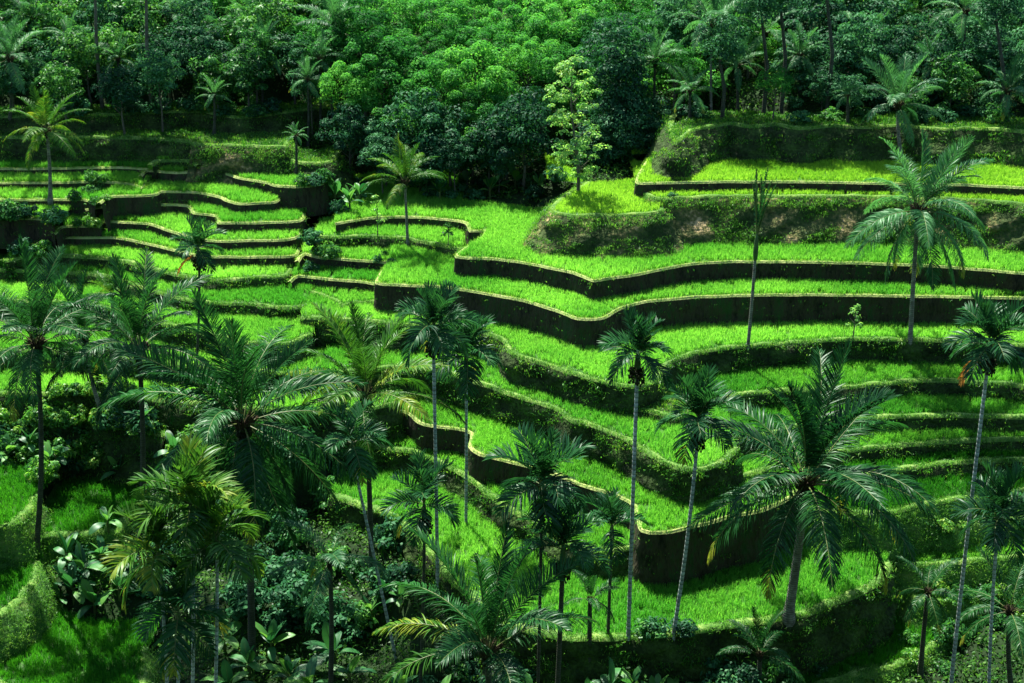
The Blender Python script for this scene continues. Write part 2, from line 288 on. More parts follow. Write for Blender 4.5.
# base terrain --------------------------------------------------------
ctrl = []
for t in TS:
    for p in t.lip[::8]: ctrl.append((p[0], p[1]-1.0, t.h-1.7 if t.nm not in ('T0', 'F3') else t.h-0.6))
for x in range(-60, 70, 12):
    side = 1 if x > 12 else (-1 if x < -20 else 0)
    ctrl += [(x, 124, {1: 24, 0: 17.2, -1: 21}[side]), (x, 132, {1: 26, 0: 20, -1: 24}[side]), (x, 144, {1: 29, 0: 25, -1: 28}[side]), (x, 165, 34), (x, 190, 41)]
    ctrl += [(x, 66, -3.4), (x, 60, -3.8)]
for px, D, h in [(430, 116, 15.6), (480, 117, 15.8), (530, 116, 16.3), (320, 112, 13.5), (325, 106, 10.5), (318, 118, 15), (345, 120, 16.5), (300, 101, 9),
                 (600, 116, 18.8), (640, 118, 20.5), (330, 125, 18), (200, 81, 0.5), (260, 80, 0.0), (320, 79, 0.5), (180, 87, 2), (280, 86, 2), (100, 88, 3), (140, 76, -2), (240, 74, -2), (330, 74, -1.5), (450, 70, -1.5), (560, 68.5, -1.5), (700, 68, -1.2), (800, 68, -1.5), (980, 70, -1.2), (1010, 76, 1.0)]:
    ctrl.append((PD(px, 300, D)[0], D, h)); ctrl.append((PD(px+12, 300, D)[0], D+1, h))
ctrl = np.array(ctrl)
def base_h(x, y):
    sh = x.shape; x = x.ravel(); y = y.ravel(); out = np.empty(x.shape)
    for a in range(0, len(x), 4000):
        dx = x[a:a+4000, None]-ctrl[None, :, 0]; dy = (y[a:a+4000, None]-ctrl[None, :, 1])*1.3
        w = 1/(dx*dx+dy*dy+0.8)**2.2; out[a:a+4000] = (w*ctrl[None, :, 2]).sum(1)/w.sum(1)
    far = np.clip((y-180)/60, 0, 1); out = out*(1-far)+far*(38+(y-180)*0.22)
    near = np.clip((66-y)/8, 0, 1); vz = np.interp(y, [-30, -5, 0, 10, 30, 50, 60, 66], [52, 48.6, 48, 39, 22, 5, -2.5, -3.6])
    out = out*(1-near)+vz*near
    out += 0.35*vnoise(x, y, 0.45)+0.18*vnoise(x, y, 1.4, 2)
    return out.reshape(sh)
gx = np.concatenate([np.linspace(-220, -62, 12), np.arange(-60, 60.1, 0.8), np.linspace(62, 220, 12)])
gy = np.concatenate([np.linspace(-30, 60, 16), np.arange(62, 132, 0.8), np.linspace(134, 200, 24), np.linspace(210, 520, 16)])
GX, GY = np.meshgrid(gx, gy); GZ = base_h(GX, GY)
PH = np.full(GX.shape, 1e9)             # under a bed the ground stays below it
for t in TS:
    m = inpoly(GX, GY, t.poly); PH[m] = np.minimum(PH[m], t.h)
PM = PH.copy()
for dy in (-1, 0, 1):
    for dx in (-1, 0, 1): PM = np.minimum(PM, np.roll(np.roll(PH, dy, 0), dx, 1))
GZ = np.minimum(GZ, PM-0.7)
ny, nx = GX.shape
idx = np.arange(nx*ny).reshape(ny, nx)
Q = np.stack([idx[:-1, :-1], idx[:-1, 1:], idx[1:, 1:], idx[1:, :-1]], -1).reshape(-1, 4)
g = link('ground', mk_mesh('ground', np.stack([GX, GY, GZ], -1).reshape(-1, 3), [Q], M['ground'], smooth=True)); g['kind'] = 'structure'
def grid_h(x, y):
    x = np.atleast_1d(np.asarray(x, float)); y = np.atleast_1d(np.asarray(y, float))
    i = np.clip(np.searchsorted(gx, x)-1, 0, nx-2); j = np.clip(np.searchsorted(gy, y)-1, 0, ny-2)
    u = (x-gx[i])/(gx[i+1]-gx[i]); v = (y-gy[j])/(gy[j+1]-gy[j])
    return (GZ[j, i]*(1-u)*(1-v)+GZ[j, i+1]*u*(1-v)+GZ[j+1, i]*(1-u)*v+GZ[j+1, i+1]*u*v)
def top_h(x, y):
    z = grid_h(x, y); x = np.atleast_1d(np.asarray(x, float)); y = np.atleast_1d(np.asarray(y, float))
    for t in TS:
        m = inpoly(x, y, t.poly); z[m] = np.maximum(z[m], t.h)
    return z
def hit(px, py):                        # where the sight line meets the land
    d = rdir(px, py); ys = np.arange(60, 200, 0.1); tt = ys/d[1]
    x = d[0]*tt; z = CZ+d[2]*tt; hh = top_h(x, ys); k = np.argmax(z <= hh)
    return np.array([x[k], ys[k], hh[k]])

# ------------------------------------------------------------------ build the beds
def seg_normals(lip):
    d = np.gradient(lip, axis=0); d /= np.linalg.norm(d, axis=1)[:, None]+1e-9
    n = np.stack([-d[:, 1], d[:, 0]], 1)         # to the left of travel (left->right) = inwards (away from camera)
    for _ in range(3): n[1:-1] = (n[:-2]+n[1:-1]*2+n[2:])/4
    return n/(np.linalg.norm(n, axis=1)[:, None]+1e-9)
def build_terrace(t):
    mb = MB(); lip = t.lip; n = seg_normals(lip); N = len(lip); h = t.h
    tris = tessellate_polygon([[Vector((p[0], p[1], 0)) for p in t.poly]])
    mb.add(np.column_stack([t.poly, np.full(len(t.poly), h)]), np.array(tris), 0)
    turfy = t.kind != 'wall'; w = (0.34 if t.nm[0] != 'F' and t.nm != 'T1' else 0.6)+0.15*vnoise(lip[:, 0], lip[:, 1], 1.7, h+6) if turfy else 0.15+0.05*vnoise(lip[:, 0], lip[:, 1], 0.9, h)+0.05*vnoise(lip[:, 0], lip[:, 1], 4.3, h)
    lift = (0.10 if turfy else 0.05)+(0.09 if turfy else 0.03)*vnoise(lip[:, 0], lip[:, 1], 2.1, h+4)
    rows = []
    for off, dz in ((w+0.15, -0.02*np.ones(N)), (w, lift), (w*0.4, lift+0.05), (np.full(N, 0.02), lift-0.02), (np.full(N, -0.07), np.full(N, -0.08))):
        rows.append(np.column_stack([lip+n*np.asarray(off)[:, None], h+dz]))
    R_ = np.array(rows); k = len(rows)
    q = [[r*N+i, r*N+i+1, (r+1)*N+i+1, (r+1)*N+i] for r in range(k-1) for i in range(N-1)]
    mb.add(R_.reshape(-1, 3), q, 1)
    nr = max(4, int(t.drop/0.35)); rows = [R_[-1]]
    A = {'wall': 0.09, 'bank': 0.30, 'soil': 0.45, 'mound': 0.22}[t.kind]
    for j in range(1, nr+1):
        dep = t.drop*j/nr
        off = -0.07-t.bat*dep-A*vnoise(lip[:, 0]*1.0+dep*1.7, lip[:, 1]+dep*0.9, 1.5, h)*min(1, j/2)-A*.5*vnoise(lip[:, 0], lip[:, 1]+dep*2.5, 3.5, h+2)
        if t.kind != 'wall': off = off-0.35*np.maximum(0, vnoise(lip[:, 0], dep*0.8+lip[:, 1]*.3, 0.7, h+9))
        rows.append(np.column_stack([lip+n*off[:, None], np.full(N, h-0.08-dep)]))
    t.rows = np.array(rows)
    R_ = t.rows; k = len(rows)
    q = [[r*N+i, r*N+i+1, (r+1)*N+i+1, (r+1)*N+i] for r in range(k-1) for i in range(N-1)]
    mb.add(R_.reshape(-1, 3), q, 2)
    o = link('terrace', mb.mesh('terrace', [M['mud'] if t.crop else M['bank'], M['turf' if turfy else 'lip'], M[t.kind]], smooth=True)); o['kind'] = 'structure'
for t in TS: build_terrace(t)

def blades(P0, hgt, wid, per, lean, name, mat, jit=0.08, two=False):
    """P0 (n,3): tufts of `per` blades"""
    n = len(P0)*per; B = np.repeat(P0, per, 0)+np.column_stack([rng.normal(0, jit, n), rng.normal(0, jit, n), np.zeros(n)])
    hh = (np.repeat(hgt, per) if not np.isscalar(hgt) else np.full(n, hgt))*rng.uniform(0.65, 1.15, n)
    az = rng.uniform(0, 2*math.pi, n); ln = np.abs(rng.normal(0, lean, n)); fa = rng.uniform(0, math.pi, n)
    wv = np.column_stack([np.cos(fa), np.sin(fa), np.zeros(n)])*(wid*rng.uniform(0.6, 1.3, n)/2)[:, None]
    lv = np.column_stack([np.cos(az), np.sin(az), np.zeros(n)])
    mid = B+lv*(ln*hh*0.35)[:, None]; mid[:, 2] += hh*0.6
    tip = B+lv*(ln*hh*1.1)[:, None]; tip[:, 2] += hh*(1-0.3*ln)
    V = np.stack([B-wv*0.7, B+wv*0.7, mid+wv, mid-wv, tip], 1).reshape(-1, 3); i = np.arange(n)[:, None]*5
    o = link(name, mk_mesh(name, V, [np.concatenate([i, i+1, i+2, i+3], 1), np.concatenate([i+3, i+2, i+4], 1)], mat))
    o['kind'] = 'stuff'; return o
def visible(x, y, z, mx=90, my=60):
    p, zz = proj(np.stack([x, y, z], -1)); return (p[:, 0] > -mx) & (p[:, 0] < W+mx) & (p[:, 1] > -my) & (p[:, 1] < H+my)
lipseg = {t.nm: t.lip for t in TS}
def dist_to_line(x, y, line):
    d = np.full(x.shape, 1e9)
    for a in range(0, len(x), 20000):
        dx = x[a:a+20000, None]-line[None, :, 0]; dy = y[a:a+20000, None]-line[None, :, 1]
        d[a:a+20000] = np.sqrt((dx*dx+dy*dy).min(1))
    return d
for t in TS:
    x0, y0 = t.poly.min(0); x1, y1 = t.poly.max(0); dens = 24
    n = int((x1-x0)*(y1-y0)*dens); x = rng.uniform(x0, x1, n); y = rng.uniform(y0, y1, n)
    m = visible(x, y, np.full(n, t.h)) & inpoly(x, y, t.poly); x, y = x[m], y[m]
    for u in TS:
        if u.h > t.h and len(x):
            k = ~inpoly(x, y, u.poly); x, y = x[k], y[k]
    if not len(x): continue
    d = dist_to_line(x, y, t.lip)
    if t.crop:
        k = d > (0.30 if t.kind == 'wall' else 0.48)+0.12*vnoise(x, y, 1.5, t.h); xx, yy, dd = x[k], y[k], d[k]
        hg = (0.50+0.10*vnoise(xx, yy, 0.5, t.h))*np.where(dd < 0.9, 0.9, 1)*(0.8 if t.h > 18 else 1)
        if len(xx):
            pts = np.column_stack([xx, yy, np.full(len(xx), t.h)])
            blades(pts, hg, 0.029, 14, 0.34, 'rice', M[t.crop])
    else:
        pts = np.column_stack([x, y, np.full(len(x), t.h)]); k = rng.random(len(x)) < 0.8
        blades(pts[k], 0.26+0.08*vnoise(pts[k, 0], pts[k, 1], 0.8), 0.05, 6, 0.55, 'wild_grass', M['weed'], jit=0.12)
# grass on the bunds and weeds on the banks
LG, TG, BW, FW, SW = [], [], [], [], []
for t in TS:
    L = t.lip; n = seg_normals(L); k = len(L)*14; i = rng.integers(0, len(L)-1, k); u = rng.random(k)[:, None]
    p = L[i]*(1-u)+L[i+1]*u+n[i]*rng.uniform(-0.08, 0.4, k)[:, None]
    (LG if t.kind == 'wall' or t.h > 15 else TG).append(np.column_stack([p, np.full(k, t.h+0.05)]))
    Rw = t.rows; nr, N = Rw.shape[:2]; dens = {'wall': 0.12, 'bank': 1.9, 'soil': 2.6, 'mound': 2.2}[t.kind]
    k = int(nr*N*2.6*dens); a = rng.integers(0, nr-1, k); b = rng.integers(0, N-1, k); u = rng.random(k)[:, None]; v = rng.random(k)[:, None]
    p = (Rw[a, b]*(1-u)+Rw[a+1, b]*u)*(1-v)+(Rw[a, b+1]*(1-u)+Rw[a+1, b+1]*u)*v
    if t.kind == 'bank':
        q_ = vnoise(p[:, 0]*1.3, p[:, 1]+p[:, 2]*2.2, 1.0, t.h)+0.5*vnoise(p[:, 0], p[:, 2], 3.3, 2); p = p[(q_ > 0.08+0.5*(rng.random(len(p))-.5)) | (p[:, 2] > t.h-0.18)]
    if t.kind == 'mound': FW.append(p); continue
    if t.kind == 'soil':
        m = vnoise(p[:, 0], p[:, 2]*1.5, 0.8, 3) > 0.05-0.8*(p[:, 2] > t.h-0.7)-(0.5*(p[:, 0] < PD(572, 300, 103)[0]) if t.nm == 'T7c' else 0); p = p[m]
    (BW if t.kind != 'soil' else SW).append(p)
LG = np.concatenate(LG); LG = LG[visible(*LG.T)]
blades(LG, 0.12, 0.03, 3, 0.7, 'bund_grass', M['lipgrass'], jit=0.08)
TG = np.concatenate(TG); TG = TG[visible(*TG.T)]
M['turfgrass'] = leaf_mat('short_bank_grass', (0.025, 0.12, 0.016), (0.10, 0.30, 0.035), trans=0.45, nscale=0.5, c3=(0.22, 0.40, 0.07), island=0.6)
blades(TG, 0.20, 0.04, 4, 0.8, 'bund_grass', M['turfgrass'], jit=0.14)
SW = np.concatenate(SW); SW = SW[visible(*SW.T)]; SW = np.repeat(SW, 2, 0)+rng.normal(0, .1, (2*len(SW), 3))
blades(SW, 0.20+0.08*vnoise(SW[:, 0], SW[:, 1]+SW[:, 2], 0.9), 0.04, 4, 0.9, 'bank_grass', M['turfgrass'], jit=0.13)
BW = np.concatenate(BW); BW = BW[visible(*BW.T)]
blades(BW, 0.19+0.11*vnoise(BW[:, 0], BW[:, 1]+BW[:, 2], 0.9), 0.055, 5, 0.9, 'bank_weeds', M['weed'], jit=0.14)

FW = np.concatenate(FW); FW = FW[visible(*FW.T)]
blades(np.repeat(FW, 3, 0)+rng.normal(0, .12, (len(FW)*3, 3)), 0.13, 0.035, 4, 0.9, 'bank_grass', M['turfgrass'], jit=0.1)

# ------------------------------------------------------------------ leaf clouds
def leaf_quads(C, Nn, ln, wd):
    """diamond leaves at C, facing Nn"""
    n = len(C); r = rng.normal(size=(n, 3)); Nn = Nn/(np.linalg.norm(Nn, axis=1)[:, None]+1e-9)
    u = np.cross(Nn, r); u /= np.linalg.norm(u, axis=1)[:, None]+1e-9; v = np.cross(Nn, u)
    ln = (ln*rng.uniform(0.6, 1.3, n))[:, None]; wd = (wd*rng.uniform(0.6, 1.3, n))[:, None]
    sag = Nn*(-0.12)*ln
    V = np.stack([C-u*ln*.5+sag, C-v*wd*.5, C+u*ln*.5+sag, C+v*wd*.5], 1).reshape(-1, 3)
    i = np.arange(n)[:, None]*4; return V, np.concatenate([i, i+1, i+2, i+3], 1)
def clump(c, r, n, ln, wd, flat=0.75, up=0.5):
    d = rng.normal(size=(n, 3)); d /= np.linalg.norm(d, axis=1)[:, None]; d[:, 2] = np.where(d[:, 2] < -0.3, -d[:, 2]*0.5, d[:, 2])
    rr = r*rng.uniform(0.55, 1.08, n)**0.45
    C = c+d*rr[:, None]*np.array([1, 1, flat]); Nn = d+np.array([0, 0, up])+rng.normal(0, 0.3, (n, 3))
    return leaf_quads(C, Nn, ln, wd)
def cov_pts():
    n = 60000; x = rng.uniform(-50, 50, n); y = rng.uniform(64, 150, n); z = grid_h(x, y); m = visible(x, y, z, 60, 60)
    x, y, z = x[m], y[m], z[m]
    for t in TS:
        k = ~inpoly(x, y, t.poly); x, y, z = x[k], y[k], z[k]
    return np.column_stack([x, y, z])
cp = cov_pts(); k = 5
C = np.repeat(cp, k, 0)+np.column_stack([rng.normal(0, .28, len(cp)*k), rng.normal(0, .28, len(cp)*k), rng.uniform(0.02, 0.55, len(cp)*k)])
V, Fq = leaf_quads(C, rng.normal(0, 0.6, (len(C), 3))+[0, 0, 0.8], 0.30, 0.13)
o = link('ground_cover', mk_mesh('ground_cover', V, [Fq], M['cover'])); o['kind'] = 'stuff'

# ------------------------------------------------------------------ palms
def frond_mesh(name, L, e0, e1, npair, lf, wd, mats, tipmat=0, hang=0.5, vee=0.35, seed=0, twist=0.0, stalk=0.16, rr=0.024):
    """pinnate leaf along +X; e0/e1 = elevation at base/tip (rad)"""
    g = np.random.default_rng(seed); mb = MB(); ns = 14; s = np.linspace(0, 1, ns+1)
    el = e0+(e1-e0)*s**1.25; dx = np.cos(el)*L/ns; dz = np.sin(el)*L/ns
    X = np.concatenate([[0], np.cumsum(dx[:-1])]); Z = np.concatenate([[0], np.cumsum(dz[:-1])]); Y = twist*L*s**2*0.3
    tube(mb, np.column_stack([X, Y, Z]), rr*(1-0.85*s)*L/5.0+0.006, 4, 1, cap=False)
    V, Q, T = [], [], []; mi = []; c = 0; Vs = []; qs = [[], []]; ts = [[], []]
    for side in (-1, 1):
        for k in range(npair):
            u = stalk+(1-stalk)*(k+g.uniform(-.3, .3))/npair; u = min(max(u, stalk), 0.995)
            px_ = np.interp(u, s, X); pz = np.interp(u, s, Z); py_ = np.interp(u, s, Y); e = np.interp(u, s, el)
            v = (u-stalk)/(1-stalk); ll = lf*(0.35+0.65*math.sin(math.pi*min(1, (v*0.86+0.18)))**0.8)*g.uniform(0.85, 1.1)
            if v > 0.93: ll *= 0.75
            T_ = np.array([math.cos(e), 0, math.sin(e)]); N_ = np.array([-math.sin(e), 0, math.cos(e)]); S_ = np.array([0, side, 0])
            fa = R(38+20*(1-v)*1.0+g.normal(0, 7)) if v < 0.9 else R(25)
            d0 = T_*math.cos(fa)+(S_*math.cos(vee)+N_*math.sin(vee+g.normal(0, .12)))*math.sin(fa); d0 /= np.linalg.norm(d0)
            b = np.array([px_, py_, pz]); pts = [b]; d = d0.copy(); hg = hang*g.uniform(0.6, 1.4)
            for q_ in range(3):
                pts.append(pts[-1]+d*ll/3); d = d+np.array([0, 0, -hg*0.75]); d /= np.linalg.norm(d)
            pts = np.array(pts); wv = np.cross(d0, N_ if abs(np.dot(d0, N_)) < .9 else T_); wv = np.cross(d0, wv); wv = np.cross(d0, wv)
            wv /= np.linalg.norm(wv)+1e-9; ra = 0.5*side+g.normal(0, .45); wv = wv*math.cos(ra)+np.cross(d0, wv)*math.sin(ra)
            ww = [0.5, 1.0, 0.75]; vs = []
            for q_ in range(3): vs += [pts[q_]-wv*wd*ww[q_]/2, pts[q_]+wv*wd*ww[q_]/2]
            vs.append(pts[3]); m_ = 2 if (tipmat and v > tipmat+g.normal(0, .08)) else 0
            base = len(Vs); Vs += vs; j = 0 if m_ == 0 else 1
            qs[j] += [[base, base+1, base+3, base+2], [base+2, base+3, base+5, base+4]]; ts[j].append([base+4, base+5, base+6])
    off = mb.n; mb.V.append(np.array(Vs)); mb.n += len(Vs)
    for j, m_ in ((0, 0), (1, 2)):
        if qs[j]: mb.F.setdefault((4, m_), []).append(np.array(qs[j])+off); mb.F.setdefault((3, m_), []).append(np.array(ts[j])+off)
    return mb.mesh(name, mats)
EL = [(84, 62), (72, 28), (58, -5), (38, -35), (15, -58), (-12, -78), (-50, -88)]
def frond_set(kind, leafm, tip='yellow'):
    out = []
    for c, (a, b) in enumerate(EL):
        for v in range(3):
            mats = [M[leafm], M['rachis'], M[tip]]
            if kind == 'coco':
                tm = 0.80 if (c >= 5 and v == 2) else 0
                out.append(frond_mesh('frond', 5.0, R(a), R(b), 104, 1.02, 0.046, mats, tm, hang=[.10, .22, .40, .55, .6, .5, .3][c], vee=[.75, .55, .35, .2, .05, -.1, -.3][c], seed=c*3+v, twist=[-.5, .5, .1][v]))
            else:
                tm = 0.8 if (c >= 5 and v == 2) else 0
                out.append(frond_mesh('frond', 2.0, R(a), R(b-14), 32, 0.92, 0.064, mats, tm, hang=[.08, .18, .30, .40, .45, .4, .25][c], vee=[.8, .7, .6, .5, .3, .1, -.1][c], seed=50+c*3+v, twist=[-.4, .4, 0][v], stalk=0.12, rr=0.038))
    return out
FS = {}
def fronds(kind, leafm):
    if (kind, leafm) not in FS: FS[(kind, leafm)] = frond_set(kind, leafm)
    return FS[(kind, leafm)]
def foot(bx, D):
    x = PD(bx, 300, D)[0]
    for _ in range(6):
        z = top_h([x], [D])[0]; dep = D*math.cos(PITCH)+(CZ-z)*math.sin(PITCH); x = (bx-W/2)/F*dep
    return np.array([x, D, z])
def one_off(kind, mat, a, b, seed):
    if kind == 'coco': return frond_mesh('frond', 5.0, R(a), R(b), 58, 0.95, 0.055, [M[mat], M['rachis'], M[mat]], 0, hang=.5, vee=.1, seed=seed)
    return frond_mesh('frond', 2.0, R(a), R(b), 24, 0.62, 0.085, [M[mat], M['rachis'], M[mat]], 0, hang=.3, vee=.1, seed=seed, rr=0.038)
DEAD = one_off('areca', 'orange', -35, -85, 9); YCOC = one_off('coco', 'coco_lit', 35, -40, 11); BCOC = one_off('coco', 'orange', -50, -88, 12)
SPEAR = frond_mesh('frond', 2.0, R(87), R(74), 26, 0.15, 0.05, [M['areca'], M['rachis'], M['yellow']], 0, hang=.1, vee=.9, seed=77, rr=.05)
def trunk_obj(root, base, top, r0, r1, mat, bulge=True, bend=0.0):
    v = top-base; n = 22; s = np.linspace(0, 1, n)
    side = np.array([v[1], -v[0], 0])*0
    lat = np.array([v[0], v[1], 0])
    pts = [np.array([0, 0, -0.35])]; rad = [r0*1.5 if bulge else r0*1.2]
    for u in s:
        # a palm leaves the ground leaning and straightens
        w_ = u+bend*math.sin(math.pi*u)*0.6
        pts.append(np.array([lat[0]*w_, lat[1]*w_, v[2]*u])); rad.append(r0+(r1-r0)*u**0.7+(r0*0.5*math.exp(-u*v[2]/0.5) if bulge else 0))
    mb = MB(); tube(mb, pts, rad, 9); return link('trunk', mb.mesh('trunk', [M[mat]], True), root), pts[-1]
def nuts(n, r, R0, zoff, seed, mat, strands=True):
    g = np.random.default_rng(seed); mb = MB(); ph = (1+5**.5)/2
    ico = np.array([(-1, ph, 0), (1, ph, 0), (-1, -ph, 0), (1, -ph, 0), (0, -1, ph), (0, 1, ph), (0, -1, -ph), (0, 1, -ph), (ph, 0, -1), (ph, 0, 1), (-ph, 0, -1), (-ph, 0, 1)])/1.9
    fc = [(0, 11, 5), (0, 5, 1), (0, 1, 7), (0, 7, 10), (0, 10, 11), (1, 5, 9), (5, 11, 4), (11, 10, 2), (10, 7, 6), (7, 1, 8), (3, 9, 4), (3, 4, 2), (3, 2, 6), (3, 6, 8), (3, 8, 9), (4, 9, 5), (2, 4, 11), (6, 2, 10), (8, 6, 7), (9, 8, 1)]
    for k in range(n):
        a = g.uniform(0, 2*math.pi); q = R0*g.uniform(0.5, 1.0); z = zoff+g.uniform(-0.9, 0.55)*R0
        c = np.array([q*math.cos(a), q*math.sin(a), z])
        if strands: tube(mb, [[0, 0, zoff+R0*0.7], c*[0.6, 0.6, 1]+[0, 0, 0.15], c], 0.012, 3, 0, cap=False)
        mb.add(ico*r*np.array([1, 1, 1.2])+c, fc, 0)
    return mb.mesh('fruit_bunch', [M[mat]], True)
NUTS = nuts(16, 0.13, 0.42, -0.25, 3, 'fruit', False); NUTS.name = 'coconut_bunch'
BUNCH = nuts(110, 0.055, 0.42, 0, 4, 'fruit')
mbf = MB()
for k in range(26):
    a = k*2.4; e = R(20+50*random.random()); d = np.array([math.cos(a)*math.cos(e), math.sin(a)*math.cos(e), math.sin(e)])
    tube(mbf, [np.array([0, 0, -0.35])+d*0.12, d*0.3+[0, 0, -.1], d*0.62], [0.09, 0.07, 0.03], 4)
HEART = mbf.mesh('crown_heart', [M['fibre']], True)
def coconut(cx, cy, rpx, label, base=None, D=None, n=22, leaf='coco', tmat='trunk', spin=None, lo=6, hi=0, bend=0.3, group='coconut palms among the rice terraces', extra=(), r0=None, name='coconut_palm', flen=None):
    """crown centre pixel, frond reach in pixels; base pixel on the land or a distance"""
    if base is not None and D is None: b = hit(*base)
    else:
        b = foot(base[0] if base else cx, D)
    top = PD(cx, cy, b[1]); depth = proj(top[None])[1][0]; flen = rpx*depth/F; sc = flen/4.4
    root = thing(name, label, 'palm tree', b, group=group)
    r0 = r0 or 0.17*max(1, sc*.95)
    _, tp = trunk_obj(root, b, top, r0, r0*0.72, tmat, bend=bend)
    fs = fronds('coco', leaf); sp = spin if spin is not None else random.random()*6
    link('crown_heart', HEART, root, tp, sc=sc)
    for k in range(n):
        u = ((k+0.5)/n)**(0.72 if n > 18 else 0.9); c = min(6, max(0, int(hi+u*(lo-hi+1)))); me = fs[c*3+random.randrange(3)]
        az = sp+k*2.39996+random.uniform(-.2, .2)
        link('frond', me, root, (tp[0]+0.10*math.cos(az), tp[1]+0.10*math.sin(az), tp[2]+0.05), (random.gauss(0, .16), random.gauss(0, .09), az), sc*random.uniform(0.88, 1.1))
    for (me, az, ty) in extra: link('frond', me, root, tp, (0, ty, az), sc*0.95)
    link('coconut_bunch', NUTS, root, tp, sc=sc*0.85)
    return root
def areca(cx, cy, rpx, label, base=None, D=None, fmesh=None, n=11, leaf='areca', tmat='atrunk', bunch=True, spin=None, lo=5, hi=0, bend=0.15, group='slender areca palms', extra=(), r0=None, name='areca_palm'):
    if base is not None and D is None: b = hit(*base)
    else:
        b = foot(base[0] if base else cx, D)
    top = PD(cx, cy, b[1]); depth = proj(top[None])[1][0]; sc = (rpx*depth/F)/1.9
    root = thing(name, label, 'palm tree', b, group=group)
    r0 = r0 or 0.105
    t2 = top-np.array([0, 0, 0.95*sc]); _, tp = trunk_obj(root, b, t2, r0, r0*0.8, tmat, bulge=False, bend=bend)
    mb = MB(); z = np.linspace(0, 1, 8); tube(mb, np.column_stack([0*z, 0*z, z*0.95*sc]), min(r0, .12)*np.array([.9, 1.35, 1.5, 1.45, 1.3, 1.1, .8, .3]), 8)
    link('crownshaft', mb.mesh('crownshaft', [M['shaft']], True), root, tp)
    fs = fronds('areca', leaf); sp = spin if spin is not None else random.random()*6
    for k in range(n):
        u = (k+0.5)/n; c = min(6, max(0, int(hi+u*(lo-hi+1)))); me = fmesh or fs[c*3+random.randrange(3)]; az = sp+k*2.39996+random.uniform(-.2, .2)
        link('frond', me, root, (tp[0], tp[1], tp[2]+(0.92-0.22*u)*sc), (random.gauss(0, .2), random.gauss(0, .1), az), sc*random.uniform(0.88, 1.12))
    for (me, az, ty) in extra: link('frond', me, root, (tp[0], tp[1], tp[2]+.5*sc), (0, ty, az), sc)
    if bunch: link('fruit_bunch', BUNCH, root, (tp[0], tp[1], tp[2]-0.25), sc=(1.1, 1.1, 1.35))
    return root

CG = 'coconut palms among the rice terraces'
coconut(47, 132, 44, 'lone coconut palm with yellow lit fronds over the narrow terraces at far left', base=(51, 205), n=17, leaf='coco_lit', lo=5, extra=((YCOC, 5.9, 0.3),))
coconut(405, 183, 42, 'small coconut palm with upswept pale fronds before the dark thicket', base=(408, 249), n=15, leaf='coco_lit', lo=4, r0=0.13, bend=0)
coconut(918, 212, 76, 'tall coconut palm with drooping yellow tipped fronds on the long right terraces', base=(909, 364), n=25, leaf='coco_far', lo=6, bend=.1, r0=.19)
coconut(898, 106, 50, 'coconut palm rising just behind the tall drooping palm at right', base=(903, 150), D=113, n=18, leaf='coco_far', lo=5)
coconut(806, 484, 124, 'largest coconut palm at lower right above the broad curved paddy', base=(786, 642), n=27, lo=5, bend=.25, r0=.30, spin=0.6)
coconut(243, 424, 120, 'dark spreading coconut palm in the foreground left of centre', base=(252, 640), D=75, n=27, lo=6, tmat='dtrunk', spin=1.9)
coconut(139, 350, 88, 'coconut palm with tall upright fronds standing second from the left edge', base=(138, 458), D=82, n=22, lo=5, tmat='dtrunk', hi=0)
coconut(36, 345, 86, 'coconut palm with a straight dark trunk beside the left edge', base=(36, 470), D=82, n=21, lo=5, tmat='dtrunk')
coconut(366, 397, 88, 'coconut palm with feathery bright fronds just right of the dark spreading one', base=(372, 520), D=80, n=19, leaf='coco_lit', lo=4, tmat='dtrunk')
coconut(84, 338, 62, 'leaning palm squeezed between the two palms at far left', base=(107, 432), n=12, lo=5, tmat='trunk', bend=.4)
coconut(488, 652, 118, 'young coconut palm with yellow lit fronds at the bottom centre', base=(492, 720), D=63, n=13, leaf='coco', lo=3, tmat='dtrunk', extra=((YCOC, R(170), 0.0), (YCOC, R(200), 0.25)))
coconut(760, 655, 44, 'small dark palm tuft below the broad curved paddy', base=(760, 675), D=69, n=10, leaf='coco', lo=4, tmat='dtrunk')
coconut(928, 592, 40, 'low drooping palm beside the lowest paddy at lower right', base=(920, 640), D=72, n=10, leaf='coco', lo=6, hi=2, tmat='dtrunk')
coconut(1010, 612, 60, 'low shaggy palm at the lower right corner', base=(1012, 690), D=70, n=10, leaf='coco', lo=5, hi=1, tmat='dtrunk')
coconut(112, 296, 30, 'small sunlit palm between the tall palms at left', base=(112, 320), D=97, n=11, leaf='coco_lit', lo=4)
coconut(590, 600, 34, 'small dark palm tuft in front of the broad paddy', base=(590, 640), D=69, n=9, leaf='coco', lo=4, tmat='dtrunk')
coconut(330, 560, 62, 'shaggy half hidden palm with long pale fronds left of bottom centre', base=(330, 690), D=70, n=9, leaf='coco_far', lo=6, hi=2, tmat='dtrunk')

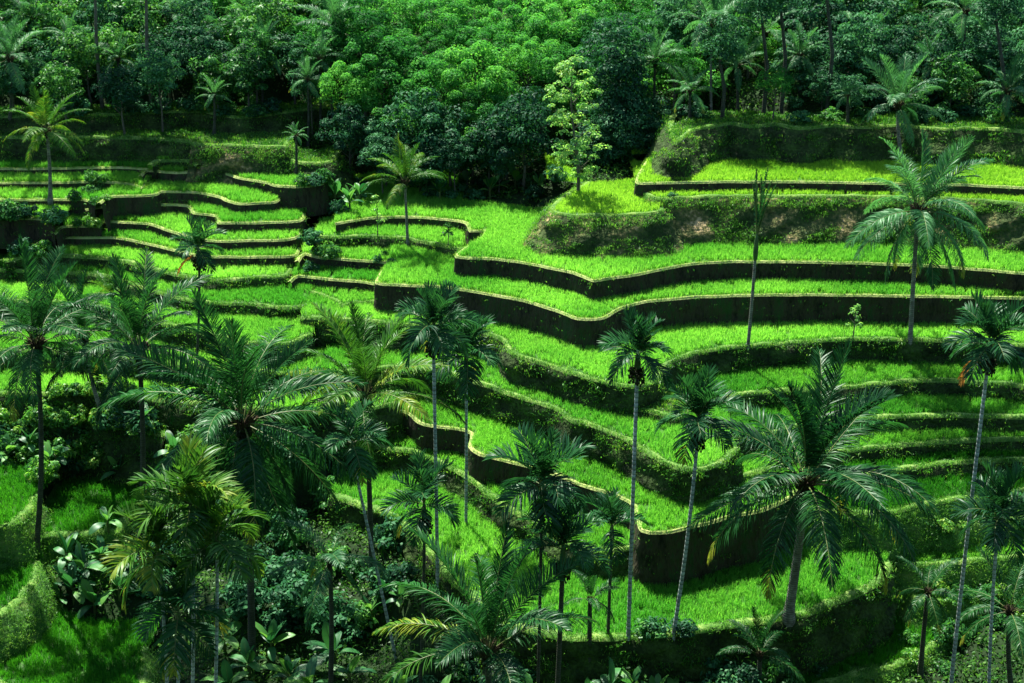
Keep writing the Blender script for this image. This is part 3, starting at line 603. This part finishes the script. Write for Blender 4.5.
areca(433, 325, 43, 'areca palm left of the close pair above the middle paddies', base=(438, 600), n=16, r0=.12)
areca(466, 352, 42, 'areca palm with a hanging fruit bunch right of the close pair above the middle paddies', base=(466, 527), n=16)
areca(638, 352, 40, 'tall areca palm with a very long pale trunk left of the broad paddy bank', base=(628, 645), n=16, r0=.125)
areca(699, 416, 45, 'areca palm with a leaning trunk between the tall pale one and the biggest coconut palm', base=(672, 662), n=16, r0=.12, bend=.25)
areca(991, 340, 44, 'areca palm with an orange dead frond near the right edge', base=(948, 690), D=69, n=16, r0=.12, extra=((DEAD, R(185), 0),))
areca(1000, 513, 46, 'dark areca palm at the right edge below the one with the dead frond', base=(988, 700), D=67, n=16, tmat='atrunk')
areca(542, 480, 55, 'dark areca palm with spiky crown at bottom centre, left of its twin', base=(536, 700), D=66, n=14, tmat='dtrunk', lo=5)
areca(563, 545, 50, 'dark areca palm with spiky crown at bottom centre, right of its twin', base=(553, 700), D=65, n=12, tmat='dtrunk', r0=.16, lo=4)
areca(424, 502, 44, 'drooping dark areca palm in front of the middle left paddies', base=(420, 660), D=70, n=12, tmat='dtrunk')
areca(612, 524, 38, 'small dark areca palm beside the tall pale trunk', base=(608, 650), D=69.5, n=10, tmat='dtrunk', lo=4, bunch=False)
areca(198, 246, 30, 'small areca palm with orange flower stalks on the left terraces', base=(195, 330), D=95, n=12, tmat='dtrunk', extra=((DEAD, R(190), -.2),))
areca(352, 440, 42, 'dark areca palm with a long leaning trunk below the feathery palm', base=(396, 634), D=73, n=10, lo=6, hi=1, bend=0)
areca(757, 232, 60, 'bare trunked palm with a few upright spear leaves on the right terraces', base=(747, 362), n=6, fmesh=SPEAR, bunch=False, bend=.3, r0=.13, tmat='trunk')
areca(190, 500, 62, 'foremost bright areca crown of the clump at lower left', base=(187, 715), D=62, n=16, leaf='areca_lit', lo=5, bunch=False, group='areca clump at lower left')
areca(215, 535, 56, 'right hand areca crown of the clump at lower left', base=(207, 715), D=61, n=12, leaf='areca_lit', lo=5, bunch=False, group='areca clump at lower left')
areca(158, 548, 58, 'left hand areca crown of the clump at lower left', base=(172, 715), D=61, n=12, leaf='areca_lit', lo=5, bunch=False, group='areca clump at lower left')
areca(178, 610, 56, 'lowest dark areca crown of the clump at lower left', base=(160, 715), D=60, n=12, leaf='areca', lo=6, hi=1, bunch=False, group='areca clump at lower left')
# palms standing in the forest on the hill
FP = [(338, 32, 48, 130, 'pale coconut palm at the top left of the billowing canopy'), (288, 14, 34, 138, 'hazy palm at the top edge left of the pale canopy palm'),
      (262, 52, 34, 128, 'hazy palm above the upper left grassy bank'), (218, 14, 32, 140, 'hazy palm at the top edge in the left forest'),
      (150, 4, 30, 138, 'dark palm at the top edge over a pale trunk'), (712, 28, 52, 121, 'tall hazy palm with a straight trunk left of the upper right clearing'),
      (766, 34, 34, 126, 'narrow dark palm right of the tall hazy palm'), (204, 40, 26, 132, 'thin hazy palm in the left forest'),
      (655, 62, 34, 122, 'pale palm at the right fringe of the billowing canopy'), (838, 20, 34, 130, 'dim palm among the dark trees at upper right'),
      (966, 12, 38, 124, 'palm with drooping fronds at the top right'), (1008, 92, 34, 116, 'yellowish palm at the right edge below the dark trees'),
      (308, 80, 22, 124, 'small palm on the upper left bank'), (214, 96, 20, 123, 'small bright palm above the red soil bank'),
      (10, 60, 40, 124, 'hazy palm at the top left corner'), (296, 136, 13, 117, 'tiny yellow green palm on the grassy mound'),
      (690, 92, 26, 117, 'small palm at the edge of the upper right bank'), (848, 96, 18, 115.5, 'small broken palm at the edge of the dark trees')]
FP += [(30, 22, 34, 134, 'hazy palm at upper left above the lone palm'), (70, 40, 26, 129, 'small hazy palm in the left corner woods'), (118, 60, 26, 127, 'small palm at the fringe of the left corner woods'),
       (180, 22, 30, 135, 'feathery palm between the two pale trunks and the palm side woods'), (246, 24, 30, 136, 'feathery palm at the top of the upper left woods'), (320, 60, 26, 126, 'drooping palm low beside the billowing canopy'),
       (362, 14, 34, 139, 'grey green palm behind the pale canopy palm'), (684, 24, 38, 130, 'bright palm at the upper right edge of the billowing canopy'), (738, 66, 26, 120, 'small palm in front of the dark pole trunks'),
       (800, 56, 28, 122, 'broad palm amid the upper right woods'), (880, 40, 30, 128, 'dim palm above the yellowish palm at right'), (930, 66, 28, 121, 'dim palm at the fringe of the upper right woods'), (790, 8, 30, 136, 'palm at the top edge of the upper right woods')]
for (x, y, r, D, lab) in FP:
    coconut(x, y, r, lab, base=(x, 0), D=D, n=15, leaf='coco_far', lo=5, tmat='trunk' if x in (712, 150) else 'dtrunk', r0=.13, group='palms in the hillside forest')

# ------------------------------------------------------------------ broadleaf trees
def crown_mesh(name, rad, hgt, nclump, cr, nl, ln, wd, mat, fill=0.5, z0=0.0):
    mb = MB(); Vs = []; Fs = []; n = 0
    for k in range(nclump):
        a = k*2.4+random.random(); u = (k+0.5)/nclump; zz = 1-1.45*u; q = math.sqrt(max(0, 1-zz*zz)) if zz > -0.4 else 0.85
        f = random.uniform(0.74, 1.12)
        c = np.array([rad*q*math.cos(a)*f, rad*q*math.sin(a)*f, z0+hgt*zz*f])
        V, Fq = clump(c, cr*random.uniform(0.6, 1.35), nl, ln, wd); Vs.append(V); Fs.append(Fq+n); n += len(V)
    m = int(nclump*nl*fill); d = rng.normal(size=(m, 3)); d /= np.linalg.norm(d, axis=1)[:, None]
    C = d*(rng.uniform(0, 1, m)**.5)[:, None]*np.array([rad, rad, hgt])*0.85+[0, 0, z0]
    V, Fq = leaf_quads(C, d+rng.normal(0, .6, (m, 3)), ln, wd); Vs.append(V); Fs.append(Fq+n)
    return mk_mesh(name, np.concatenate(Vs), [np.concatenate(Fs)], M[mat])
def limb_mesh(hgt, r, spread, seed, top=1.0):
    g = np.random.default_rng(seed); mb = MB(); z = np.linspace(0, 1, 7)
    x = g.normal(0, .06, 7).cumsum()*hgt*.12; y = g.normal(0, .06, 7).cumsum()*hgt*.12
    pts = np.column_stack([x-x[0], y-y[0], z*hgt*top-0.4]); tube(mb, pts, r*(1-0.8*z)+.01, 7)
    for k in range(7):
        u = g.uniform(0.4, 0.85); i = u*6; p = pts[int(i)]*(1-i % 1)+pts[min(6, int(i)+1)]*(i % 1); a = k*2.4; l = spread*g.uniform(.5, .9)
        d = np.array([math.cos(a), math.sin(a), 0.9]); tube(mb, [p, p+d*l*.5, p+d*l*[1, 1, .8]], [r*.4, r*.25, r*.08], 5)
    return mb.mesh('trunk', [M['bark']], True)
def variants(n, **k): return [crown_mesh('crown', **k) for _ in range(n)]
CR = {'billow': variants(4, rad=2.9, hgt=2.5, nclump=19, cr=0.92, nl=240, ln=0.27, wd=0.12, mat='canopy', fill=0.12),
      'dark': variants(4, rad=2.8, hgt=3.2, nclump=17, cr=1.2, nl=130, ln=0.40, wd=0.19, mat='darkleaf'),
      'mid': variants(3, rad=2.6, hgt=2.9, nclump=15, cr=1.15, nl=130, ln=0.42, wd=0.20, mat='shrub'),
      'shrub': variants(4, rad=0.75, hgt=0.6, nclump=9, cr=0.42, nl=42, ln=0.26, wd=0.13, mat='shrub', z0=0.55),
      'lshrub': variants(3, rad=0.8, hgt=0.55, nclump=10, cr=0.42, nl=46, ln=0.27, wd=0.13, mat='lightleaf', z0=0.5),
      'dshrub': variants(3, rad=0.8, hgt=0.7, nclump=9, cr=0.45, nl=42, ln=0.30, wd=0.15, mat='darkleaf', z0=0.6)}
LM = [limb_mesh(8, .17, 2.6, 20+i) for i in range(3)]
def tree(px, py, D, kind, sc, label, group, name='broadleaf_tree', minz=None):
    """crown centre at the pixel, D metres off, standing on the hill"""
    c = PD(px, py, D); g_ = top_h([c[0]], [D])[0]; ht = max(1.2*sc, c[2]-g_)
    root = thing(name, label, 'tree', (c[0], D, g_), random.uniform(0, 6.28), group=group)
    link('trunk', random.choice(LM), root, sc=(sc, sc, (ht+0.8*sc)/8))
    link('crown', random.choice(CR[kind]), root, (0, 0, ht), (0, 0, random.random()*6), (sc*random.uniform(.9, 1.15), sc*random.uniform(.9, 1.15), sc*random.uniform(.85, 1.2)))
    return root
# billowing canopy, row by row up the slope; each row is (y, D, x from, x to, step)
rows = [(162, 117.5, 372, 500, 30, 'dark', .62), (140, 119, 345, 545, 36, 'dark', .85), (128, 121.5, 392, 530, 36, 'billow', .80), (100, 123, 352, 640, 38, 'billow', .92), (74, 126, 370, 690, 38, 'billow', .95),
        (50, 130, 360, 700, 40, 'billow', 1.0), (27, 135, 350, 720, 42, 'billow', 1.05), (4, 141, 340, 740, 44, 'billow', 1.1), (-16, 148, 330, 760, 48, 'billow', 1.2)]
GC = 'trees of the billowing canopy at top centre'
for (y, D, xa, xb, st, kd, s) in rows:
    for i, x in enumerate(range(xa, xb, st)):
        xx = x+random.uniform(-9, 9); side = 'left' if xx < 450 else ('middle' if xx < 570 else 'right')
        lv = 'foot' if y > 120 else ('middle' if y > 60 else 'top')
        tree(xx, y+random.uniform(-12, 10), D+random.uniform(-1.5, 1.5), kd, s*random.uniform(.68, 1.15), f'{"dark shaded" if kd=="dark" else "billowing green"} tree at the {lv} of the central canopy, {side} part', GC)
# dark tall thicket to the right of the slender tree
for (x, y, D, s) in [(618, 60, 121, .95), (622, 98, 120, .85), (604, 130, 118.5, .75), (632, 135, 118, .8), (612, 158, 117.5, .62), (636, 165, 117, .55), (592, 158, 118, .6), (655, 120, 119.5, .6), (646, 150, 118, .5)]:
    tree(x, y, D, 'dark', s, 'dark leafy tree of the deep shade right of the slender pale tree', 'dark thicket right of the slender tree')
# forest on the left and right of the canopy
GL, GR = 'forest trees at upper left', 'forest trees at upper right'
random.seed(31)
for (y, D, xa, xb, st, s) in [(82, 124.5, -30, 340, 47, .62), (60, 128, -30, 350, 40, .85), (34, 133, -30, 350, 42, .95), (8, 139, -30, 350, 44, 1.1), (-20, 147, -40, 350, 48, 1.2)]:
    for x in range(xa, xb, st):
        kd = random.choice(['dark', 'dark', 'mid', 'mid', 'billow']); lv = 'lower fringe' if y > 70 else ('middle' if y > 20 else 'top'); wh = 'left corner' if x < 110 else ('left third' if x < 240 else 'palm side')
        tree(x+random.uniform(-14, 14), y+random.uniform(-10, 10), D+random.uniform(-1.5, 1.5), kd, s*random.uniform(.75, 1.15), f'{ {"dark":"dark leafy","mid":"mid green","billow":"bushy green"}[kd]} forest tree at the {lv}, upper left woods, {wh}', GL)
for (y, D, xa, xb, st, s) in [(92, 118.5, 730, 1050, 44, .55), (64, 122, 670, 1060, 40, .8), (36, 128, 680, 1060, 42, .95), (6, 135, 690, 1060, 44, 1.1), (-20, 145, 700, 1070, 48, 1.2)]:
    for x in range(xa, xb, st):
        if 690 < x < 760 and y in (92, 64): continue
        kd = random.choice(['dark', 'dark', 'mid', 'billow'] if x < 820 else ['dark', 'dark', 'dark', 'mid']); lv = 'lower fringe' if y > 80 else ('middle' if y > 20 else 'top'); wh = 'near the clearing' if x < 820 else 'near the right edge'
        tree(x+random.uniform(-14, 14), y+random.uniform(-10, 10), D+random.uniform(-1.5, 1.5), kd, s*random.uniform(.75, 1.15), f'{ {"dark":"dark leafy","mid":"mid green","billow":"bushy green"}[kd]} forest tree at the {lv}, upper right woods, {wh}', GR)
# slender pale tree
b = hit(578, 194)
root = thing('slender_tree', 'tall slender tree with pale yellow green leaves at the edge of the small upper paddy', 'tree', b)
top = PD(570, 62, b[1])[2]-b[2]; mb = MB(); z = np.linspace(0, 1, 9)
tube(mb, np.column_stack([-0.7*z+0.15*np.sin(z*7), 0*z, z*top-0.3]), 0.14*(1-.85*z)+.01, 7)
for k in range(12):
    u = 0.18+k*.065; p = np.array([-0.7*u, 0, u*top]); a = k*2.4; d = np.array([math.cos(a), math.sin(a), .9])*1.2*(1.2-u*.6); tube(mb, [p, p+d*.5, p+d], [.05, .03, .01], 4)
link('trunk', mb.mesh('trunk', [M['bark']], True), root)
Vs, Fs, n = [], [], 0
for k in range(105):
    u = random.uniform(0.08, 1.0); rr = 2.5*(math.sin(math.pi*min(1, u*0.9+.05))**.7)*random.uniform(.35, 1); a = random.random()*6.28
    V, Fq = clump(np.array([-0.7*u+rr*math.cos(a), rr*math.sin(a)*.8, u*top+.3]), random.uniform(.3, .62), 34, .26, .15); Vs.append(V); Fs.append(Fq+n); n += len(V)
link('crown', mk_mesh('crown', np.concatenate(Vs), [np.concatenate(Fs)], M['palegreen']), root)
# bare pole-like forest trunks with small crowns
for (x, y0, y1, D) in [(97, -10, 60, 127), (828, -10, 100, 119), (998, 20, 122, 118), (148, -10, 70, 126.5), (764, 20, 108, 119), (782, 0, 100, 120), (722, 60, 122, 117.5)]:
    b = PD(x, y1, D); gz = top_h([b[0]], [D])[0]; tp = PD(x-2, y0, D); root = thing('forest_tree', f'tall tree with a bare straight trunk {"in the left forest" if x<400 else "in the right forest"}, {"pale" if x in (97,148) else "dark"} against the leaves', 'tree', (b[0], D, gz), group='tall bare trunks in the forest')
    mb = MB(); tube(mb, [[0, 0, -.3], [0.05, 0, (tp[2]-gz)*.5], [tp[0]-b[0], 0, tp[2]-gz]], [.2, .16, .12], 7); link('trunk', mb.mesh('trunk', [M['bark'] if x in (97, 148) else M['dtrunk']], True), root)
    link('crown', CR['dark'][1], root, (tp[0]-b[0], 0, tp[2]-gz+1.2), (0, 0, x), .7)
# saplings
def sapling(px, py, hpx, label, mat='palegreen'):
    b = hit(px, py); h = hpx/F*proj(b[None])[1][0]/.93; root = thing('sapling', label, 'sapling', b)
    mb = MB(); tube(mb, [[0, 0, -.2], [0.05, 0, h*.5], [0, 0, h*.95]], [.05, .035, .012], 5)
    for k in range(6): a = k*2.4; u = .4+.09*k; tube(mb, [[0, 0, h*u], [math.cos(a)*.4, math.sin(a)*.4, h*u+.35]], [.02, .006], 4)
    link('trunk', mb.mesh('trunk', [M['bark']], True), root)
    Vs, Fs, n = [], [], 0
    for k in range(13):
        u = random.uniform(.4, 1); a = random.random()*6.3; q = h*.22*(1.25-u); V, Fq = clump(np.array([q*math.cos(a), q*math.sin(a), u*h]), .24, 14, .20, .12); Vs.append(V); Fs.append(Fq+n); n += len(V)
    link('crown', mk_mesh('crown', np.concatenate(Vs), [np.concatenate(Fs)], M[mat]), root)
sapling(378, 246, 40, 'pale sapling left of the small upswept coconut palm')
sapling(852, 345, 33, 'thin sapling on the long terrace between the bare palm and the tall palm')
sapling(448, 250, 24, 'small dark sapling at the end of the short curved terrace', 'shrub')

# ------------------------------------------------------------------ banana plants
def banana_leaf(L, e0, e1, seed):
    g = np.random.default_rng(seed); ns = 10; s = np.linspace(0, 1, ns+1); el = e0+(e1-e0)*s; X = np.concatenate([[0], np.cumsum(np.cos(el[:-1])*L/ns)]); Z = np.concatenate([[0], np.cumsum(np.sin(el[:-1])*L/ns)])
    w = 0.36*L/2*np.clip(np.sin(math.pi*np.clip((s-.14)/.86, 0, 1))**.55, 0.03, 1); V = []
    for i in range(ns+1):
        for k in (-1, -.5, 0, .5, 1):
            V.append([X[i]-math.sin(el[i])*abs(k)*w[i]*.25, k*w[i]*.95*g.uniform(.94, 1.04), Z[i]+abs(k)*w[i]*0.28*math.cos(el[i])-(w[i]*.22 if abs(k) == 1 else 0)+g.normal(0, .01)])
    Q = [[i*5+k, i*5+k+1, (i+1)*5+k+1, (i+1)*5+k] for i in range(ns) for k in range(4)]
    mb = MB(); mb.add(V, Q, 0); tube(mb, np.column_stack([X, 0*X, Z-.015]), .03*(1-.9*s)+.004, 4, 1, cap=False)
    return mb.mesh('leaf', [M['banana'], M['rachis']], True)
BL = [banana_leaf(2.0, R(a), R(b), k) for k, (a, b) in enumerate([(82, 60), (70, 20), (60, -5), (45, -35), (30, -55), (75, 45)])]
mb = MB(); tube(mb, [[0, 0, -.3], [0, 0, .6], [.03, 0, 1.25]], [.13, .11, .05], 8); BST = mb.mesh('stem', [M['bstem']], True)
def banana(px, py, D, sc, label, group, n=8, up=0):
    sc *= 0.95
    dp = proj(hit(px, py)[None])[1][0]; b0 = hit(px, py+1.5*sc*F/dp*.8); D = b0[1]; gz = b0[2]; q = [b0[0], D, gz+1.15*sc]; root = thing('banana_plant', label, 'banana plant', (q[0], D, gz), random.random()*6, group=group)
    hz = max(1.0, (q[2]-gz)); link('stem', BST, root, sc=(sc, sc, hz/1.25))
    for k in range(n):
        me = BL[random.choice([0, 1, 2, 3, 5]) if k < n-2 else random.choice([3, 4])]; link('leaf', me, root, (0.02, 0, hz-.05-.03*k), (random.gauss(0, .25), random.gauss(0, .1), k*2.4+random.uniform(-.3, .3)), sc*random.uniform(.7, 1.1))
GB = {'a': 'banana plants beside the left foreground paddies', 'b': 'banana plants along the bottom left', 'c': 'banana plants along the bottom centre', 'd': 'banana plants in the shaded gully', 'e': 'banana plants behind the left foreground paddies', 'f': 'banana plants in the shade under the canopy'}
def bananas(lst, key, lab):
    for i, (x, y, D, s) in enumerate(lst): banana(x, y, D, s, lab, GB[key])
bananas([(68, 552, 74, 1.0), (86, 566, 73, 1.1), (102, 552, 74, .9), (75, 585, 72, 1.1), (96, 600, 71, 1.0), (120, 585, 72, .9), (62, 600, 72, .7), (140, 570, 73, .9), (110, 530, 76, .8)], 'a', 'broad leaved banana plant beside the left foreground paddies')
bananas([(225, 635, 64, 1.0), (250, 660, 62, 1.1), (272, 640, 63, 1.0), (290, 672, 61, 1.0), (335, 650, 62, 1.1), (350, 672, 61, .9), (232, 682, 60, 1), (310, 682, 60, 1)], 'b', 'broad leaved banana plant along the bottom left of centre')
bananas([(585, 694, 62, .8), (610, 687, 63, .9), (632, 682, 63, .8), (655, 694, 62, .9), (675, 700, 62, .8), (560, 702, 61, .8), (400, 690, 62, .8), (440, 698, 61, .9), (530, 700, 61, .8), (640, 706, 61, .9), (385, 592, 72, .7), (372, 612, 70, .7), (400, 600, 72, .6)], 'c', 'low banana plant in the row along the bottom centre')
bananas([(336, 196, 113, 1.0), (350, 200, 112, .9), (360, 195, 114, .8), (345, 186, 115, .9)], 'd', 'banana plant in the shaded gully left of the upswept coconut palm')
bananas([(10, 455, 86, .8), (50, 460, 85, .8), (90, 455, 86, .9), (70, 448, 87, .7), (120, 470, 83, .8), (150, 460, 85, .9), (175, 450, 86, .8), (30, 445, 88, .7), (60, 475, 84, .8)], 'e', 'banana plant behind the left foreground paddies')
bananas([(440, 190, 115.5, .9), (465, 184, 116, .9), (490, 188, 115.8, .9), (515, 180, 116, .9), (420, 184, 117, .9), (540, 186, 116, .7)], 'f', 'dim banana plant in the shade under the central canopy')

# ------------------------------------------------------------------ shrubs
random.seed(77)
def shrub(px, py, sc, kind, label, group, D=None):
    b = hit(px, py) if D is None else None
    if D is not None: q = PD(px, py, D); b = np.array([q[0], D, top_h([q[0]], [D])[0]])
    o = link('shrub', random.choice(CR[kind]), None, b-np.array([0, 0, .15]), (0, 0, random.random()*6), (sc, sc, sc*random.uniform(.8, 1.3)))
    o['label'] = label; o['category'] = 'shrub'; o['group'] = group
def shrubs(n, x0, x1, y0, y1, s0, s1, kinds, label, group, keep=None):
    for k in range(n):
        x, y = random.uniform(x0, x1), random.uniform(y0, y1)
        if keep and not keep(x, y): continue
        shrub(x, y, random.uniform(s0, s1), random.choice(kinds), label, group)
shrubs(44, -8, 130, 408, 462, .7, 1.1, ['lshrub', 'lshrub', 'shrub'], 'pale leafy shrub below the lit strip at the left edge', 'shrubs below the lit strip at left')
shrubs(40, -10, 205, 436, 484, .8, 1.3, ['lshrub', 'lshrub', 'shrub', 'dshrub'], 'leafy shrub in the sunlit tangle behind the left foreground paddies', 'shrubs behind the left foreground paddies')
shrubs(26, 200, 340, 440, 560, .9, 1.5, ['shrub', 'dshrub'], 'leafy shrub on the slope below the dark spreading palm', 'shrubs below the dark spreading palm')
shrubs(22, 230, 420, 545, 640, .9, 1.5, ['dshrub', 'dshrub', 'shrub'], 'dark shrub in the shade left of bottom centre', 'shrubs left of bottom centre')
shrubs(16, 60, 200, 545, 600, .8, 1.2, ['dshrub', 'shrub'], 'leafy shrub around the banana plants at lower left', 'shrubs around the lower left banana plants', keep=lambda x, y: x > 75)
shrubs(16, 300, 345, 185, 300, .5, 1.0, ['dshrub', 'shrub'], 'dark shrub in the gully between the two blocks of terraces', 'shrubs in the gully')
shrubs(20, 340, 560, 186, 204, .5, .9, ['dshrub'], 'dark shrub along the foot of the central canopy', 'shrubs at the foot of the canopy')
shrubs(24, 60, 350, 92, 130, .6, 1.2, ['dshrub', 'shrub', 'dshrub'], 'shrub on the grassy banks at upper left', 'shrubs on the upper left banks')
shrubs(16, -5, 130, 70, 120, .9, 1.5, ['dshrub'], 'dark shrub at the foot of the upper left woods', 'shrubs below the upper left woods')
shrubs(26, 690, 1030, 98, 124, .7, 1.2, ['dshrub', 'shrub', 'dshrub'], 'shrub along the foot of the upper right woods', 'shrubs below the upper right woods')
shrubs(50, 420, 840, 674, 722, .7, 1.1, ['dshrub', 'shrub'], 'low shrub on the bank below the broad curved paddy', 'shrubs below the broad paddy')
shrubs(9, 850, 1000, 525, 620, .4, .7, ['lshrub', 'lshrub', 'shrub'], 'sunlit bushy weed clump on the slope right of the broad curved paddy', 'weed clumps right of the broad paddy')
shrubs(9, 58, 108, 206, 236, .5, .8, ['lshrub', 'shrub'], 'small bush among the step ends of the upper left terraces', 'bushes among the upper left steps')
shrubs(10, -5, 60, 224, 262, .8, 1.2, ['shrub', 'dshrub'], 'leafy shrub at the left edge under the narrow terraces', 'shrubs under the narrow left terraces')
shrubs(16, 900, 1030, 560, 683, .6, 1.0, ['lshrub', 'shrub'], 'low shrub at the lower right corner', 'shrubs at the lower right corner')
shrubs(7, 5, 30, 228, 250, .9, 1.3, ['shrub'], 'rounded pale shrub at the left edge beside the narrow terraces', 'shrubs at the left edge')
shrubs(6, 85, 110, 186, 196, .5, .8, ['shrub'], 'small shrub between the far left terraces and the stepped block', 'shrubs between the left terraces')
shrub(672, 197, .45, 'dshrub', 'small dark shrub at the left end of the upper right terrace', None); 
for x, y in ((378, 262), (392, 264), (384, 258)): shrub(x, y, .4, 'dshrub', 'little dark bush beside the inner corner of the long wall', 'little bushes by the long wall')
for o in list(bpy.data.objects):
    if o.get('group', 1) is None: del o['group']
# unseen tree added beyond the left edge to shade the left foreground paddies
for (x, y, D, s) in [(-70, 540, 81, 1.1)]:
    tree(x, y-60, D, 'dark', s, 'unseen dark tree added beyond the left edge to cast shade', 'unseen trees added beyond the left edge')

# ------------------------------------------------------------------ light, sky, camera
AZ = (0.42, -0.90); EL_ = 60
w = bpy.data.worlds.new('World'); SC.world = w; w.use_nodes = True; nt = w.node_tree
sky = nt.nodes.new('ShaderNodeTexSky'); sky.sky_type = 'NISHITA'; sky.sun_disc = False
sky.sun_elevation = R(EL_); sky.sun_rotation = math.atan2(-AZ[0], -AZ[1]); sky.air_density = 1.0; sky.dust_density = 0.6
bg = nt.nodes['Background']; bg.inputs[1].default_value = 0.075; nt.links.new(sky.outputs[0], bg.inputs[0])
L = bpy.data.lights.new('sun', 'SUN'); L.energy = 5.0; L.angle = R(0.5); L.color = (1, 0.95, 0.84)
so = bpy.data.objects.new('sun', L); COL.objects.link(so)
dv = Vector((AZ[0], AZ[1], 0)).normalized()*math.cos(R(EL_))+Vector((0, 0, -math.sin(R(EL_))))
so.rotation_euler = dv.to_track_quat('-Z', 'Y').to_euler()
cam = bpy.data.cameras.new('camera'); cam.lens = 50; cam.sensor_width = 36; cam.clip_end = 2000; cam.clip_start = 0.5
co = bpy.data.objects.new('camera', cam); COL.objects.link(co); co.location = (0, 0, CZ); co.rotation_euler = (math.pi/2-PITCH, 0, 0); SC.camera = co
vs = SC.view_settings; SC.display_settings.display_device = 'sRGB'
vs.view_transform = 'Standard'; vs.look = 'None'; vs.exposure = 1.55; vs.gamma = 1; vs.use_curve_mapping = False
SC.cycles.max_bounces = 5; SC.cycles.diffuse_bounces = 2; SC.cycles.glossy_bounces = 1; SC.cycles.transmission_bounces = 3
SC.cycles.use_denoising = True
